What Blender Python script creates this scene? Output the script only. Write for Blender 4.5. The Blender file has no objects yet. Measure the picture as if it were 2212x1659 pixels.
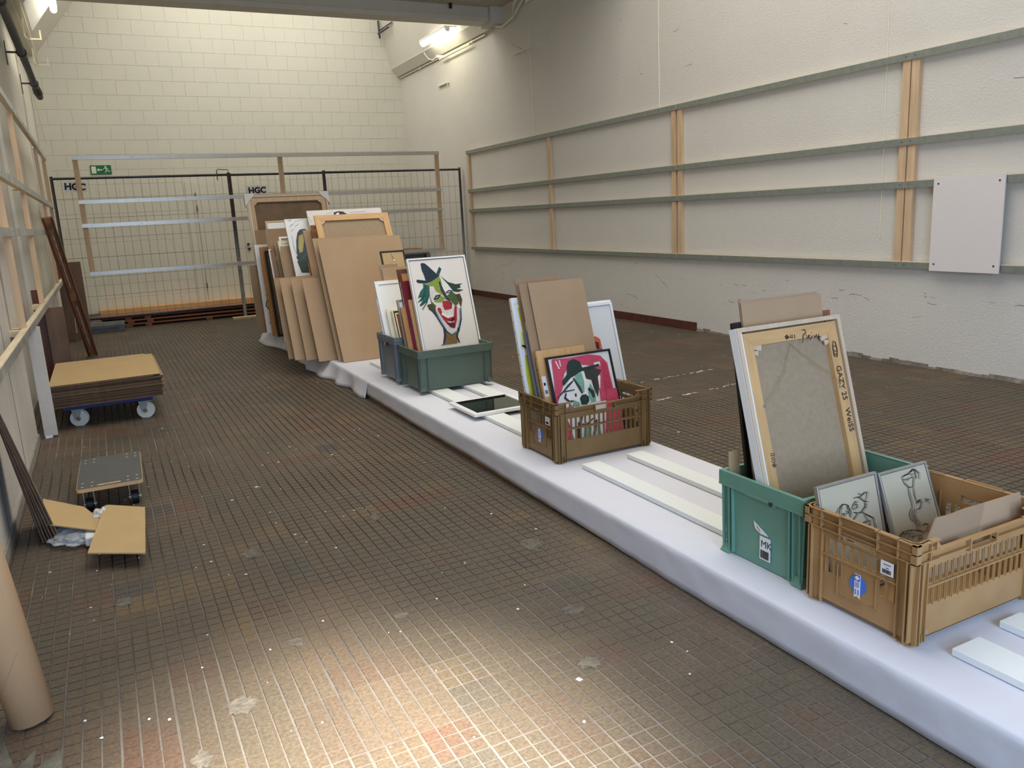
import bpy, math, random
from mathutils import Vector, Matrix
random.seed(7)
C = bpy.context.scene.collection
D = bpy.data
sc = bpy.context.scene
# ------------------------------------------------------------------ camera
cam = D.objects.new('camera', D.cameras.new('camera')); C.objects.link(cam)
cr = Vector((0.888761, -0.45569, -0.049502)); cu_ = Vector((0.139011, 0.16505, 0.97644)); cf = Vector((0.436784, 0.874703, -0.210036))
cam.matrix_world = Matrix(((cr.x, cu_.x, -cf.x, 0), (cr.y, cu_.y, -cf.y, 0), (cr.z, cu_.z, -cf.z, 1.42), (0, 0, 0, 1)))
cam.data.sensor_fit = 'HORIZONTAL'; cam.data.sensor_width = 36; cam.data.lens = 1727.458 / 2212 * 36
cam.data.clip_start = 0.05
sc.camera = cam
# ------------------------------------------------------------------ world, exposure, area lights
sc.view_settings.view_transform = 'Standard'; sc.view_settings.look = 'None'
sc.view_settings.exposure = 0.0; sc.view_settings.gamma = 1.0; sc.view_settings.use_curve_mapping = False
w = D.worlds.new('sky'); sc.world = w; w.use_nodes = True
w.node_tree.nodes['Background'].inputs[0].default_value = (0.72, 0.84, 1.0, 1)
w.node_tree.nodes['Background'].inputs[1].default_value = 1.0
def area(name, loc, rot, sx, sy, power, col, spread=180):
    l = D.lights.new(name, 'AREA'); l.shape = 'RECTANGLE'; l.size = sx; l.size_y = sy; l.energy = power; l.color = col; l.spread = math.radians(spread)
    o = D.objects.new(name, l); C.objects.link(o); o.location = loc; o.rotation_euler = rot; return o
area('skylight_far', (3.0, 14.0, 6.15), (0, 0, 0), 4.2, 3.6, 135, (1.0, 0.99, 0.955))
area('skylight_near', (2.7, 4.6, 6.3), (0, 0, 0), 5.0, 5.6, 298, (1.0, 0.97, 0.92))
area('doorway_daylight', (0.9, -2.2, 1.7), (math.radians(70), 0, math.radians(-22)), 2.4, 2.4, 185, (0.48, 0.67, 1.0))
s = D.lights.new('sun_patch', 'SPOT'); s.energy = 8500; s.color = (1.0, 0.95, 0.88); s.spot_size = math.radians(19); s.spot_blend = 1.0; s.shadow_soft_size = 0.25
so = D.objects.new('sun_patch', s); C.objects.link(so); so.location = (0.7, -1.1, 3.9)
so.rotation_euler = (Vector((0.47, 1.72, 0)) - Vector(so.location)).to_track_quat('-Z', 'Y').to_euler()
# ------------------------------------------------------------------ materials
def lin(c): return tuple(((v / 255) / 12.92 if v / 255 <= .04045 else ((v / 255 + .055) / 1.055) ** 2.4) for v in c)
MATS = {}
def mat(name, col, rough=.7, var=.06, vs=3.0, bump=0, bs=60, stretch=None, metal=0, spec=.4, stain=None, coat=0, trans=0, alpha=1):
    if name in MATS: return MATS[name]
    m = D.materials.new(name); m.use_nodes = True; nt = m.node_tree; N = nt.nodes; L = nt.links
    b = N['Principled BSDF']; b.inputs['Roughness'].default_value = rough; b.inputs['Metallic'].default_value = metal
    b.inputs['Specular IOR Level'].default_value = spec; b.inputs['Coat Weight'].default_value = coat
    b.inputs['Transmission Weight'].default_value = trans; b.inputs['Alpha'].default_value = alpha
    c = lin(col); tc = N.new('ShaderNodeTexCoord'); mp = N.new('ShaderNodeMapping'); L.new(tc.outputs['Object'], mp.inputs[0])
    if stretch: mp.inputs['Scale'].default_value = stretch
    no = N.new('ShaderNodeTexNoise'); no.inputs['Scale'].default_value = vs; no.inputs['Detail'].default_value = 5; L.new(mp.outputs[0], no.inputs[0])
    r = N.new('ShaderNodeValToRGB'); r.color_ramp.elements[0].position = .3; r.color_ramp.elements[1].position = .7
    r.color_ramp.elements[0].color = (*[v * (1 - var * 2) for v in c], 1); r.color_ramp.elements[1].color = (*[min(1, v * (1 + var * 1.4)) for v in c], 1)
    L.new(no.outputs[0], r.inputs[0]); out = r.outputs[0]
    if stain:
        n2 = N.new('ShaderNodeTexNoise'); n2.inputs['Scale'].default_value = stain[1]; n2.inputs['Detail'].default_value = 8; n2.inputs['Roughness'].default_value = .7
        L.new(tc.outputs['Object'], n2.inputs[0])
        r2 = N.new('ShaderNodeValToRGB'); r2.color_ramp.elements[0].position = stain[2]; r2.color_ramp.elements[1].position = stain[2] + .06; L.new(n2.outputs[0], r2.inputs[0])
        mx = N.new('ShaderNodeMixRGB'); mx.inputs[2].default_value = (*lin(stain[0]), 1); L.new(r2.outputs[0], mx.inputs[0]); L.new(out, mx.inputs[1]); out = mx.outputs[0]
    L.new(out, b.inputs['Base Color'])
    if bump:
        n3 = N.new('ShaderNodeTexNoise'); n3.inputs['Scale'].default_value = bs; n3.inputs['Detail'].default_value = 4; L.new(mp.outputs[0], n3.inputs[0])
        bp = N.new('ShaderNodeBump'); bp.inputs['Strength'].default_value = bump; bp.inputs['Distance'].default_value = .01; L.new(n3.outputs[0], bp.inputs['Height']); L.new(bp.outputs[0], b.inputs['Normal'])
    MATS[name] = m; return m
def emis(name, col, st):
    m = D.materials.new(name); m.use_nodes = True; b = m.node_tree.nodes['Principled BSDF']
    b.inputs['Base Color'].default_value = (*lin(col), 1); b.inputs['Emission Color'].default_value = (*lin(col), 1); b.inputs['Emission Strength'].default_value = st
    MATS[name] = m; return m
plaster = mat('plaster', (216, 211, 198), .9, .012, 1.2, .22, 70, spec=.2)
plaster_rough = mat('plaster_rough', (214, 209, 199), .9, .012, 1.5, .42, 60, spec=.2, stain=((158, 150, 138), 9, .70))
block_paint = mat('block_paint', (218, 214, 198), .85, .012, 1.0, .2, 90, spec=.25)
joint_paint = mat('joint_paint', (215, 210, 193), .9, .02, 4)
dirty_white = mat('dirty_white', (204, 198, 188), .8, .06, 2.5, .3, 30, stain=((176, 165, 150), 2.2, .64))
card = mat('cardboard', (174, 146, 115), .85, .02, 6, .12, 240, spec=.2)
card2 = mat('cardboard_brown', (160, 134, 106), .85, .03, 6, .12, 240, spec=.2)
card3 = mat('cardboard_yellow', (190, 162, 118), .85, .02, 6, .12, 240, spec=.2)
card_edge = mat('cardboard_edge', (104, 82, 66), .9, .2, 200, .5, 300, stretch=(1, 1, .1))
pine = mat('pine', (208, 178, 142), .6, .08, 5, .1, 60, stretch=(6, 6, .5))
pine_h = mat('pine_along_x', (208, 180, 144), .6, .08, 5, .1, 60, stretch=(.5, 6, 6))
pine_y = mat('pine_along_y', (222, 206, 174), .6, .08, 5, .1, 60, stretch=(6, .5, 6))
golden = mat('golden_pine', (210, 166, 112), .5, .07, 4, .08, 60, stretch=(9, 9, 1))
golden_h = mat('golden_pine_h', (210, 166, 112), .5, .07, 4, .08, 60, stretch=(1, 9, 9))
palewood = mat('pale_wood', (208, 184, 154), .5, .06, 4, .08, 60, stretch=(9, 9, 1))
linen = mat('linen', (166, 144, 116), .9, .04, 60, .25, 700)
linen_dark = mat('linen_dark', (128, 106, 82), .9, .08, 8, .3, 300)
galv = mat('galvanised', (138, 144, 134), .45, .06, 20, metal=.25, spec=.5)
galv_b = mat('galvanised_bright', (206, 202, 190), .3, .03, 14, metal=.35)
steel = mat('steel_tube', (120, 122, 126), .35, .1, 20, metal=.8)
steel_dark = mat('steel_dark', (74, 76, 80), .4, .1, 20, metal=.7)
chrome = mat('chrome', (210, 212, 214), .18, .02, metal=1)
alu = mat('brushed_aluminium', (186, 184, 178), .35, .03, 40, metal=.75, stretch=(1, 1, .1))
wirem = mat('wire', (96, 94, 84), .5, .05, metal=.4)
fabric = mat('white_fleece', (217, 217, 224), .95, .02, 2, .25, 9, spec=.1)
foam = mat('foam_white', (230, 233, 230), .9, .01, 4, .1, 200, spec=.1)
green = mat('green_plastic', (108, 152, 134), .45, .03, 6, .03, 80)
green_d = mat('dark_green_plastic', (90, 106, 94), .5, .04, 6, .03, 80)
grey_p = mat('grey_plastic', (120, 126, 132), .5, .04, 6, .03, 80)
brown_p = mat('brown_plastic', (168, 130, 84), .42, .05, 9, .04, 60)
brown_p2 = mat('olive_brown_plastic', (132, 104, 66), .45, .05, 9, .04, 60)
blk = mat('black_paint', (28, 27, 26), .5, .1)
dark = mat('dark_shadow_grey', (52, 52, 52), .8, .1)
whitep = mat('white_paint', (238, 238, 236), .45, .015)
creamp = mat('cream_paint', (238, 232, 206), .5, .02)
mahog = mat('mahogany', (98, 54, 36), .35, .22, 3, .15, 30, stretch=(8, 8, .8), coat=.3)
mahog2 = mat('mahogany_inset', (134, 98, 72), .5, .25, 5, .1, stretch=(4, 4, 2))
redwood = mat('red_brown_board', (146, 92, 62), .6, .15, 3, .1, 40, stretch=(.5, 8, 8))
walnut = mat('walnut_veneer', (104, 80, 62), .55, .16, 3, .1, 20, stretch=(3, 3, 1))
tanw = mat('tan_board', (186, 132, 76), .6, .08, 4, stretch=(5, 5, 1))
brick_red = mat('oxblood_skirting', (92, 50, 40), .6, .16, 12, .3, 40)
ceil_m = mat('ceiling_board', (196, 188, 172), .95, .05, 3, .6, 60)
beam_m = mat('beam_paint', (206, 200, 184), .7, .03, 3)
greyrub = mat('grey_recycled_plastic', (104, 106, 106), .8, .1, 10, .3, 60)
ply_top = mat('anthracite_film', (84, 86, 84), .55, .04, 20, .05, 200)
ply_edge = mat('plywood_edge', (204, 168, 124), .6, .12, 30, stretch=(1, 1, 30))
blue_p = mat('blue_frame_paint', (32, 40, 110), .5, .05)
nylon = mat('white_nylon', (226, 226, 218), .4, .03)
rubber = mat('black_rubber', (26, 28, 36), .4, .1)
tubem = mat('tube_kraft', (206, 170, 130), .7, .03, 5, .05, 200)
sticker = mat('sticker_white', (238, 238, 240), .4, .01)
ink = mat('black_ink', (38, 36, 34), .6, .05)
glass_dark = mat('mirror_glass', (150, 156, 150), .04, .0, metal=1)
polyglaze = mat('sketch_paper', (192, 182, 156), .3, .03, 4, coat=.3)
film = mat('bubble_film', (226, 232, 236), .12, .03, 20, .8, 70, spec=.7, alpha=.42)
PAL = dict(offwhite=(222, 214, 204), white=(236, 232, 226), teal=(34, 98, 84), night=(30, 46, 60), tealdark=(22, 78, 80), green=(134, 156, 58), forest=(38, 62, 50), moss=(72, 96, 52), olive=(72, 66, 40),
           olivedark=(58, 60, 54), red=(176, 34, 48), black=(24, 24, 28), maroon=(92, 22, 40), blue=(140, 168, 192), tan=(130, 98, 54), rose=(204, 74, 100), rosedark=(188, 58, 84), mint=(122, 170, 150),
           darkgreen=(34, 58, 50), ochre=(168, 156, 84), paleblue=(176, 196, 206), yellow=(208, 202, 56), paleyellow=(232, 226, 150), orange=(214, 98, 56), bluegrey=(104, 112, 128), ink=(44, 40, 38), stampink=(92, 64, 40), cream=(228, 222, 212), crimson=(112, 20, 36), salmon=(206, 160, 130))
def pm(k): return mat('oil_' + k, PAL[k], .45, .07, 14, .35, 60) if k not in ('ink', 'stampink') else mat('line_' + k, PAL[k], .8, .05)
# ------------------------------------------------------------------ mesh helpers
class MB:
    def __init__(s): s.v = []; s.f = []; s.m = []; s.cur = 0
    def add(s, vs, fs):
        n = len(s.v); s.v += [tuple(v) for v in vs]; s.f += [tuple(i + n for i in f) for f in fs]; s.m += [s.cur] * len(fs); return s
    def box(s, x0, x1, y0, y1, z0, z1):
        return s.add([(x0, y0, z0), (x1, y0, z0), (x1, y1, z0), (x0, y1, z0), (x0, y0, z1), (x1, y0, z1), (x1, y1, z1), (x0, y1, z1)],
                     [(0, 3, 2, 1), (4, 5, 6, 7), (0, 1, 5, 4), (1, 2, 6, 5), (2, 3, 7, 6), (3, 0, 4, 7)])
    def hexa(s, b, t):
        return s.add(list(b) + list(t), [(0, 3, 2, 1), (4, 5, 6, 7), (0, 1, 5, 4), (1, 2, 6, 5), (2, 3, 7, 6), (3, 0, 4, 7)])
    def prism(s, poly, axis, a, b):
        n = len(poly)
        def P(p, t): return (t, p[0], p[1]) if axis == 'x' else ((p[0], t, p[1]) if axis == 'y' else (p[0], p[1], t))
        return s.add([P(p, a) for p in poly] + [P(p, b) for p in poly], [tuple(range(n))[::-1], tuple(range(n, 2 * n))] + [(i, (i + 1) % n, n + (i + 1) % n, n + i) for i in range(n)])
    def tube(s, pts, r, n=8, cap=True):
        pts = [Vector(p) for p in pts]; rings = []; up = Vector((0, 0, 1)); base = len(s.v)
        for i, p in enumerate(pts):
            d = (pts[min(i + 1, len(pts) - 1)] - pts[max(i - 1, 0)]).normalized()
            a = d.cross(up if abs(d.z) < .95 else Vector((1, 0, 0))).normalized(); b = a.cross(d)
            rr = r[i] if isinstance(r, (list, tuple)) else r
            for k in range(n):
                t = 2 * math.pi * k / n; rings.append(p + (a * math.cos(t) + b * math.sin(t)) * rr)
        fs = []
        for i in range(len(pts) - 1):
            for k in range(n): fs.append((i * n + k, i * n + (k + 1) % n, (i + 1) * n + (k + 1) % n, (i + 1) * n + k))
        if cap: fs.append(tuple(range(n))); fs.append(tuple(range((len(pts) - 1) * n, len(pts) * n))[::-1])
        return s.add(rings, fs)
    def build(s, name, mats, parent=None, smooth=False, bevel=0):
        me = D.meshes.new(name); me.from_pydata(s.v, [], s.f)
        for m in (mats if isinstance(mats, (list, tuple)) else [mats]): me.materials.append(m)
        if any(s.m): me.polygons.foreach_set('material_index', s.m)
        if smooth: me.polygons.foreach_set('use_smooth', [True] * len(s.f))
        me.update(); o = D.objects.new(name, me); C.objects.link(o); o.parent = parent
        if bevel: b = o.modifiers.new('b', 'BEVEL'); b.width = bevel; b.segments = 2; b.limit_method = 'ANGLE'; b.angle_limit = 1.0
        return o
def B(*a): return MB().box(*a)
def thing(name, label, cat, loc=(0, 0, 0), rot=(0, 0, 0), group=None):
    o = D.objects.new(name, None); C.objects.link(o); o.location = loc; o.rotation_euler = rot; o.empty_display_size = .1
    o['label'] = label; o['category'] = cat
    if group: o['group'] = group
    return o
def tag(o, label, cat, group=None):
    o['label'] = label; o['category'] = cat
    if group: o['group'] = group
    return o
def struct(o): o['kind'] = 'structure'; return o
def lab(o, t): o['label'] = t; return o
def copyobj(o, parent=None):
    c = o.copy(); C.objects.link(c); c.parent = parent; return c
def copytree(o, parent=None):
    c = copyobj(o, parent)
    for ch in list(o.children): copytree(ch, c)
    return c
def text(s, size, parent, loc, rot, m, name='lettering', ext=.0004, bold=0):
    cu = D.curves.new('t', 'FONT'); cu.body = s; cu.size = size; cu.extrude = ext; cu.resolution_u = 3; cu.offset = bold
    o = D.objects.new('t', cu); C.objects.link(o); bpy.context.view_layer.update()
    me = D.meshes.new_from_object(o.evaluated_get(bpy.context.evaluated_depsgraph_get())); D.objects.remove(o)
    me.materials.clear(); me.materials.append(m); q = D.objects.new(name, me); C.objects.link(q); q.parent = parent; q.location = loc; q.rotation_euler = rot; return q
HP = math.pi / 2
def stroke_mb(mb, pts, wd, y):
    P = [Vector((p[0], p[1])) for p in pts]; n = len(P); L = []; R = []
    for i in range(n):
        d = (P[min(i + 1, n - 1)] - P[max(i - 1, 0)]); d = d.normalized() if d.length > 1e-6 else Vector((1, 0)); q = Vector((-d.y, d.x)) * wd * (.5 if 0 < i < n - 1 else .3)
        L.append(P[i] + q); R.append(P[i] - q)
    vs = [(p.x, y, p.y) for p in L] + [(p.x, y, p.y) for p in R]
    mb.add(vs, [(i, i + 1, n + i + 1, n + i) for i in range(n - 1)])
def paint(parent, data, scale, w, h, y=-.001, name='painted_motif'):
    mb = MB(); mats = []; keys = []
    for i, (k, col, wd, pts) in enumerate(data):
        if col not in keys: keys.append(col); mats.append(pm(col))
        mb.cur = keys.index(col); yy = y - i * .00012
        q = [(min(max(u / 1000, .002), w - .002), min(max(v / 1000, .002), h - .002)) for u, v in pts]
        if k == 'p':
            ar = sum(q[j][0] * q[(j + 1) % len(q)][1] - q[(j + 1) % len(q)][0] * q[j][1] for j in range(len(q)))
            if ar < 0: q = q[::-1]
            mb.add([(u, yy, v) for u, v in q], [tuple(range(len(q)))])
        else: stroke_mb(mb, q, wd * scale, yy)
    return mb.build(name, mats, parent)
def lean(name, label, cat, x, yb, lean_deg, zb, t, group=None, rz=0):
    a = math.radians(lean_deg); z = zb + max(0, t * math.sin(a))
    return thing(name, label, cat, (x, yb, z), (-a, 0, rz), group)
# board kinds, local frame: x right, z up along the board, front face at y = 0
def cardboard(x, yb, w, h, ln, label, m=card, t=.006, zb=.148, group=None, rz=0, name='cardboard_sheet', fold=False):
    o = lean(name, label, 'cardboard', x, yb, ln, zb, t, group, rz)
    mb = MB(); mb.box(0, w, 0, t * .25, 0, h); mb.box(0, w, t * .75, t, 0, h); mb.build('liner', m, o)
    n = max(8, int(w / .02)); mb = MB()
    for i in range(n * 2):
        x0 = w * i / (2 * n); x1 = w * (i + 1) / (2 * n); a, b2 = (t * .25, t * .7) if i % 2 == 0 else (t * .7, t * .25)
        mb.hexa([(x0, a, .001), (x1, b2, .001), (x1, b2 + .0004, .001), (x0, a + .0004, .001)], [(x0, a, h - .001), (x1, b2, h - .001), (x1, b2 + .0004, h - .001), (x0, a + .0004, h - .001)])
    mb.build('fluting', card_edge, o); return o
def frame_bars(mb, w, h, b, y0, y1):
    # four mitred bars
    for q in (((0, 0), (w, 0), (w - b, b), (b, b)), ((w, 0), (w, h), (w - b, h - b), (w - b, b)), ((w, h), (0, h), (b, h - b), (w - b, h - b)), ((0, h), (0, 0), (b, b), (b, h - b))):
        mb.prism(q, 'y', y0, y1)
def framed(name, label, x, yb, w, h, ln, fm, b=.014, t=.03, zb=.16, inner=None, rec=.006, cat='painting', group=None, pname='frame', iname='canvas', rz=0):
    o = lean(name, label, cat, x, yb, ln, zb, t, group, rz)
    for nm, q in (('frame_bar', ((0, 0), (w, 0), (w - b, b), (b, b))), ('frame_bar', ((w, 0), (w, h), (w - b, h - b), (w - b, b))), ('frame_bar', ((w, h), (0, h), (b, h - b), (w - b, h - b))), ('frame_bar', ((0, h), (0, 0), (b, b), (b, h - b)))):
        MB().prism(q, 'y', 0, t).build(nm, fm, o, bevel=.001)
    MB().box(b + .002, w - b - .002, rec, rec + .006, b + .002, h - b - .002).build(iname, inner or whitep, o)
    return o
def canvas(name, label, x, yb, w, h, ln, m, t=.02, zb=.16, tacks=False, cat='painting', group=None, edge=None):
    o = lean(name, label, cat, x, yb, ln, zb, t, group)
    mb = MB(); mb.box(0, w, 0, .002, 0, h); mb.build('canvas', m, o)
    mb = MB(); mb.box(0, .002, .002, t, 0, h); mb.box(w - .002, w, .002, t, 0, h); mb.box(.002, w - .002, .002, t, 0, .002); mb.box(.002, w - .002, .002, t, h - .002, h); mb.build('folded_edge', edge or m, o)
    mb = MB(); frame_bars(mb, w - .006, h - .006, .045, .004, t - .001)
    q = mb.build('stretcher', pine, o); q.location = (.003, 0, .003)
    if tacks:
        for i in range(int(h / .06)):
            z = .03 + i * .06; MB().tube([(-.0015, t * .5, z), (.001, t * .5, z)], .0028, 8).build('tack', steel_dark, o)
    return o
def stretcher_back(name, label, x, yb, w, h, ln, bm, lm, b=.05, t=.02, zb=.16, outer=None, wedges=True, ob=.018, top=None):
    # picture seen from behind: stretcher bars, linen, corner wedges, optional shadow-gap frame
    o = lean(name, label, 'painting', x, yb, ln, zb, t + .02, None)
    g = ob if outer else 0
    if outer:
        for q in (((0, 0), (w, 0), (w - g, g), (g, g)), ((w, 0), (w, h), (w - g, h - g), (w - g, g)), ((w, h), (0, h), (g, h - g), (w - g, h - g)), ((0, h), (0, 0), (g, g), (g, h - g))):
            mb = MB(); mb.prism(q, 'y', 0, .038); mb.build('frame_bar', outer, o)
        lab(MB().box(-.0012, 0, .004, .038, 0, h).build('painted_side', whitep, o), 'white painted side of the outer frame')
        g += .006
        MB().box(ob, ob + .0065, .002, .03, ob, h - ob).build('canvas_edge', whitep, o)
    x0, x1, z0, z1 = g, w - g, g, h - g; y0, y1 = (.006, .006 + t) if outer else (0, t)
    for i, q in enumerate((((x0, z0), (x1, z0), (x1 - b, z0 + b), (x0 + b, z0 + b)), ((x1, z0), (x1, z1), (x1 - b, z1 - b), (x1 - b, z0 + b)), ((x1, z1), (x0, z1), (x0 + b, z1 - b), (x1 - b, z1 - b)), ((x0, z1), (x0, z0), (x0 + b, z0 + b), (x0 + b, z1 - b)))):
        MB().prism(q, 'y', y0, y1).build('stretcher_bar', (golden_h if bm is golden else bm) if i % 2 == 0 else bm, o, bevel=.0012)
    MB().box(x0 + .004, x1 - .004, y1, y1 + .002, z0 + .004, z1 - .004).build('linen_back', lm, o)
    if wedges:
        for sx, xx in ((1, x0 + b), (-1, x1 - b)):
            for dx, dz in ((.0, .0), (.018, .018)):
                zz = z1 - b
                MB().prism([(xx, zz - dz - .0), (xx + sx * (.04 - dx), zz - dz), (xx + sx * (.034 - dx), zz - .02 - dz), (xx, zz - .012 - dz)][::1], 'y', y0 + .004, y0 + .009 + dx * .1).build('wedge', palewood, o)
    return o
CLOWN=[('p','offwhite',0,[(131,752),(177,732),(211,693),(155,666),(166,637),(238,638),(303,623),(335,588),(359,537),(340,466),(304,393),(251,359),(213,384),(181,475),(159,557),(138,639),(127,704)]),('p','white',0,[(242,807),(290,774),(321,711),(261,688),(244,734)]),('p','teal',0,[(96,787),(145,771),(132,688),(105,642),(50,612),(37,619),(68,654),(22,639),(67,682),(33,675),(63,726),(92,755)]),('p','night',0,[(105,943),(115,952),(139,946),(163,922),(218,857),(242,839),(218,817),(168,797),(120,785),(60,794),(46,807),(54,823),(121,809),(116,849),(105,898)]),('p','tealdark',0,[(250,911),(267,892),(232,832),(215,853)]),('p','green',0,[(124,781),(169,798),(234,832),(246,806),(242,742),(256,664),(227,691),(187,719),(176,760),(137,763)]),('p','forest',0,[(244,839),(300,782),(356,760),(417,761),(393,749),(395,728),(357,720),(416,709),(369,694),(332,702),(314,732),(284,783)]),('p','green',0,[(156,638),(221,680),(252,659),(237,630),(185,625)]),('p','moss',0,[(259,668),(319,703),(355,667),(352,602),(325,585),(292,632)]),('p','moss',0,[(132,704),(138,639),(166,605),(155,558),(141,591),(130,640)]),('p','olive',0,[(96,616),(135,624),(157,566),(175,508),(137,552),(105,579)]),('p','olive',0,[(339,677),(379,681),(390,631),(368,568),(355,618)]),('s','olivedark',22,[(230,792),(239,726),(266,651),(288,633)]),('s','night',12,[(159,653),(183,679),(222,686)]),('s','night',12,[(159,653),(192,660),(214,680)]),('s','night',9,[(266,700),(295,713),(324,709)]),('s','night',7,[(265,698),(301,696),(324,709)]),('p','red',0,[(223,627),(251,636),(287,629),(293,596),(279,565),(232,562),(222,591)]),('p','olivedark',0,[(286,633),(301,611),(289,572),(273,563),(289,592)]),('p','red',0,[(171,576),(186,588),(201,577),(206,537),(244,496),(292,503),(317,586),(334,584),(315,477),(287,411),(254,419),(224,458),(193,514)]),('p','black',0,[(213,502),(257,479),(305,502),(290,471),(256,473)]),('p','white',0,[(196,530),(244,494),(293,507),(298,519),(255,511),(208,548)]),('p','white',0,[(231,474),(270,457),(294,471),(288,460),(253,455)]),('p','maroon',0,[(228,460),(290,451),(287,415),(254,421)]),('s','blue',14,[(159,557),(185,475),(215,391),(251,363),(303,389),(342,474),(351,562)]),('s','night',11,[(118,581),(153,526),(184,451),(214,388),(250,355),(310,381),(348,473),(365,569)]),('p','tan',0,[(200,393),(250,354),(297,378),(284,291),(180,290)]),('s','night',18,[(196,425),(196,362),(170,293)]),('s','night',16,[(314,412),(288,343),(301,292)]),('s','night',8,[(149,289),(179,294)]),('s','tealdark',10,[(42,613),(99,651),(126,688)]),('s','forest',10,[(53,584),(105,642)]),('s','tealdark',14,[(113,770),(93,707),(59,663)])]
REDCLOWN=[('p','rose',0,[(30,496),(40,505),(134,500),(265,504),(336,488),(371,444),(372,379),(378,248),(280,242),(289,348),(275,407),(251,445),(142,467),(91,418),(68,351),(18,272),(4,277),(21,386)]),('p','rosedark',0,[(338,463),(368,430),(368,344),(362,251),(320,251),(317,344)]),('p','white',0,[(109,391),(155,416),(229,420),(265,365),(278,299),(265,245),(75,246),(71,295)]),('p','white',0,[(286,455),(324,457),(323,436),(280,427)]),('p','white',0,[(287,391),(310,380),(293,311),(282,317)]),('p','mint',0,[(151,402),(198,413),(202,360),(191,305),(173,304),(151,367)]),('p','mint',0,[(236,348),(258,295),(251,247),(219,244),(211,295)]),('p','mint',0,[(114,275),(149,255),(144,235),(102,242)]),('p','darkgreen',0,[(130,483),(164,492),(200,473),(210,429),(148,420),(109,394),(71,364),(68,379),(106,415),(114,456)]),('p','olivedark',0,[(213,422),(280,427),(326,408),(292,376),(288,319),(267,266),(253,317),(248,364),(218,375)]),('s','darkgreen',16,[(70,361),(119,400),(198,428),(256,431),(316,440)]),('p','darkgreen',0,[(154,275),(170,293),(195,294),(213,277),(209,253),(189,238),(158,243)]),('s','black',14,[(135,306),(133,289)]),('s','olivedark',12,[(79,315),(66,292),(88,268),(112,268)]),('s','olivedark',14,[(140,390),(167,330),(176,300)]),('s','darkgreen',20,[(218,322),(240,298),(242,269)]),('s','olivedark',7,[(20,296),(61,324),(134,327)]),('s','olivedark',10,[(61,324),(100,353),(137,376)]),('s','white',9,[(53,493),(67,449)]),('s','white',8,[(77,496),(77,461)]),('s','maroon',12,[(265,365),(264,330)])]
FIGURE=[('p','night',0,[(107,1289),(139,1324),(191,1330),(237,1294),(182,1012),(124,1016),(57,970),(44,997),(65,1124),(78,1200)]),('p','ochre',0,[(113,1250),(162,1273),(159,1195),(122,1068),(87,1055),(86,1122)]),('p','darkgreen',0,[(43,959),(115,1030),(192,1063),(144,823),(64,830)]),('p','maroon',0,[(170,1311),(200,1316),(209,1270),(171,1285)]),('s','blue',10,[(30,1437),(52,1430),(77,1437)]),('s','blue',8,[(96,1355),(138,1392)]),('s','blue',7,[(38,1359),(66,1383),(92,1395)]),('s','blue',6,[(40,1306),(81,1336)]),('s','paleblue',10,[(44,1267),(40,1125),(55,1022)]),('s','paleblue',10,[(97,1420),(195,1441)]),('s','tealdark',10,[(52,945),(107,992),(152,1040)]),('p','ochre',0,[(141,1255),(160,1260),(159,1227),(141,1222)])]
BIRD=[('p','black',0,[(285,1502),(342,1515),(390,1507),(426,1475),(417,1462),(369,1468),(283,1465)]),('s','black',9,[(295,1462),(301,1435)]),('p','white',0,[(306,1485),(340,1502),(343,1472),(302,1468)]),('s','paleblue',8,[(203,1486),(282,1516)]),('s','paleblue',10,[(8,1464),(30,1397)]),('s','paleblue',10,[(461,1493),(636,1498)])]
YELLOW=[('p','yellow',0,[(51,764),(80,766),(97,730),(89,628),(58,617),(57,690)]),('p','yellow',0,[(48,502),(66,504),(80,418),(78,267),(40,279),(37,388)]),('p','paleyellow',0,[(42,634),(81,629),(71,528),(35,540)]),('s','black',14,[(41,557),(57,550),(71,536)]),('s','paleyellow',10,[(32,787),(72,787),(94,774)])]
LINEDRAW=[('s','black',10,[(45,454),(65,444),(75,460)]),('s','black',10,[(66,426),(32,325),(83,225)]),('s','black',12,[(70,135),(45,112),(79,111)]),('p','paleyellow',0,[(60,357),(74,339),(77,269),(47,324)]),('s','black',7,[(80,99),(77,78)])]
ORANGE=[('p','orange',0,[(229,572),(279,562),(301,545),(303,502),(292,477),(274,474),(207,484)]),('p','maroon',0,[(247,540),(288,527),(287,489),(236,495)]),('p','bluegrey',0,[(285,489),(304,494),(302,473),(283,474)])]
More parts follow.
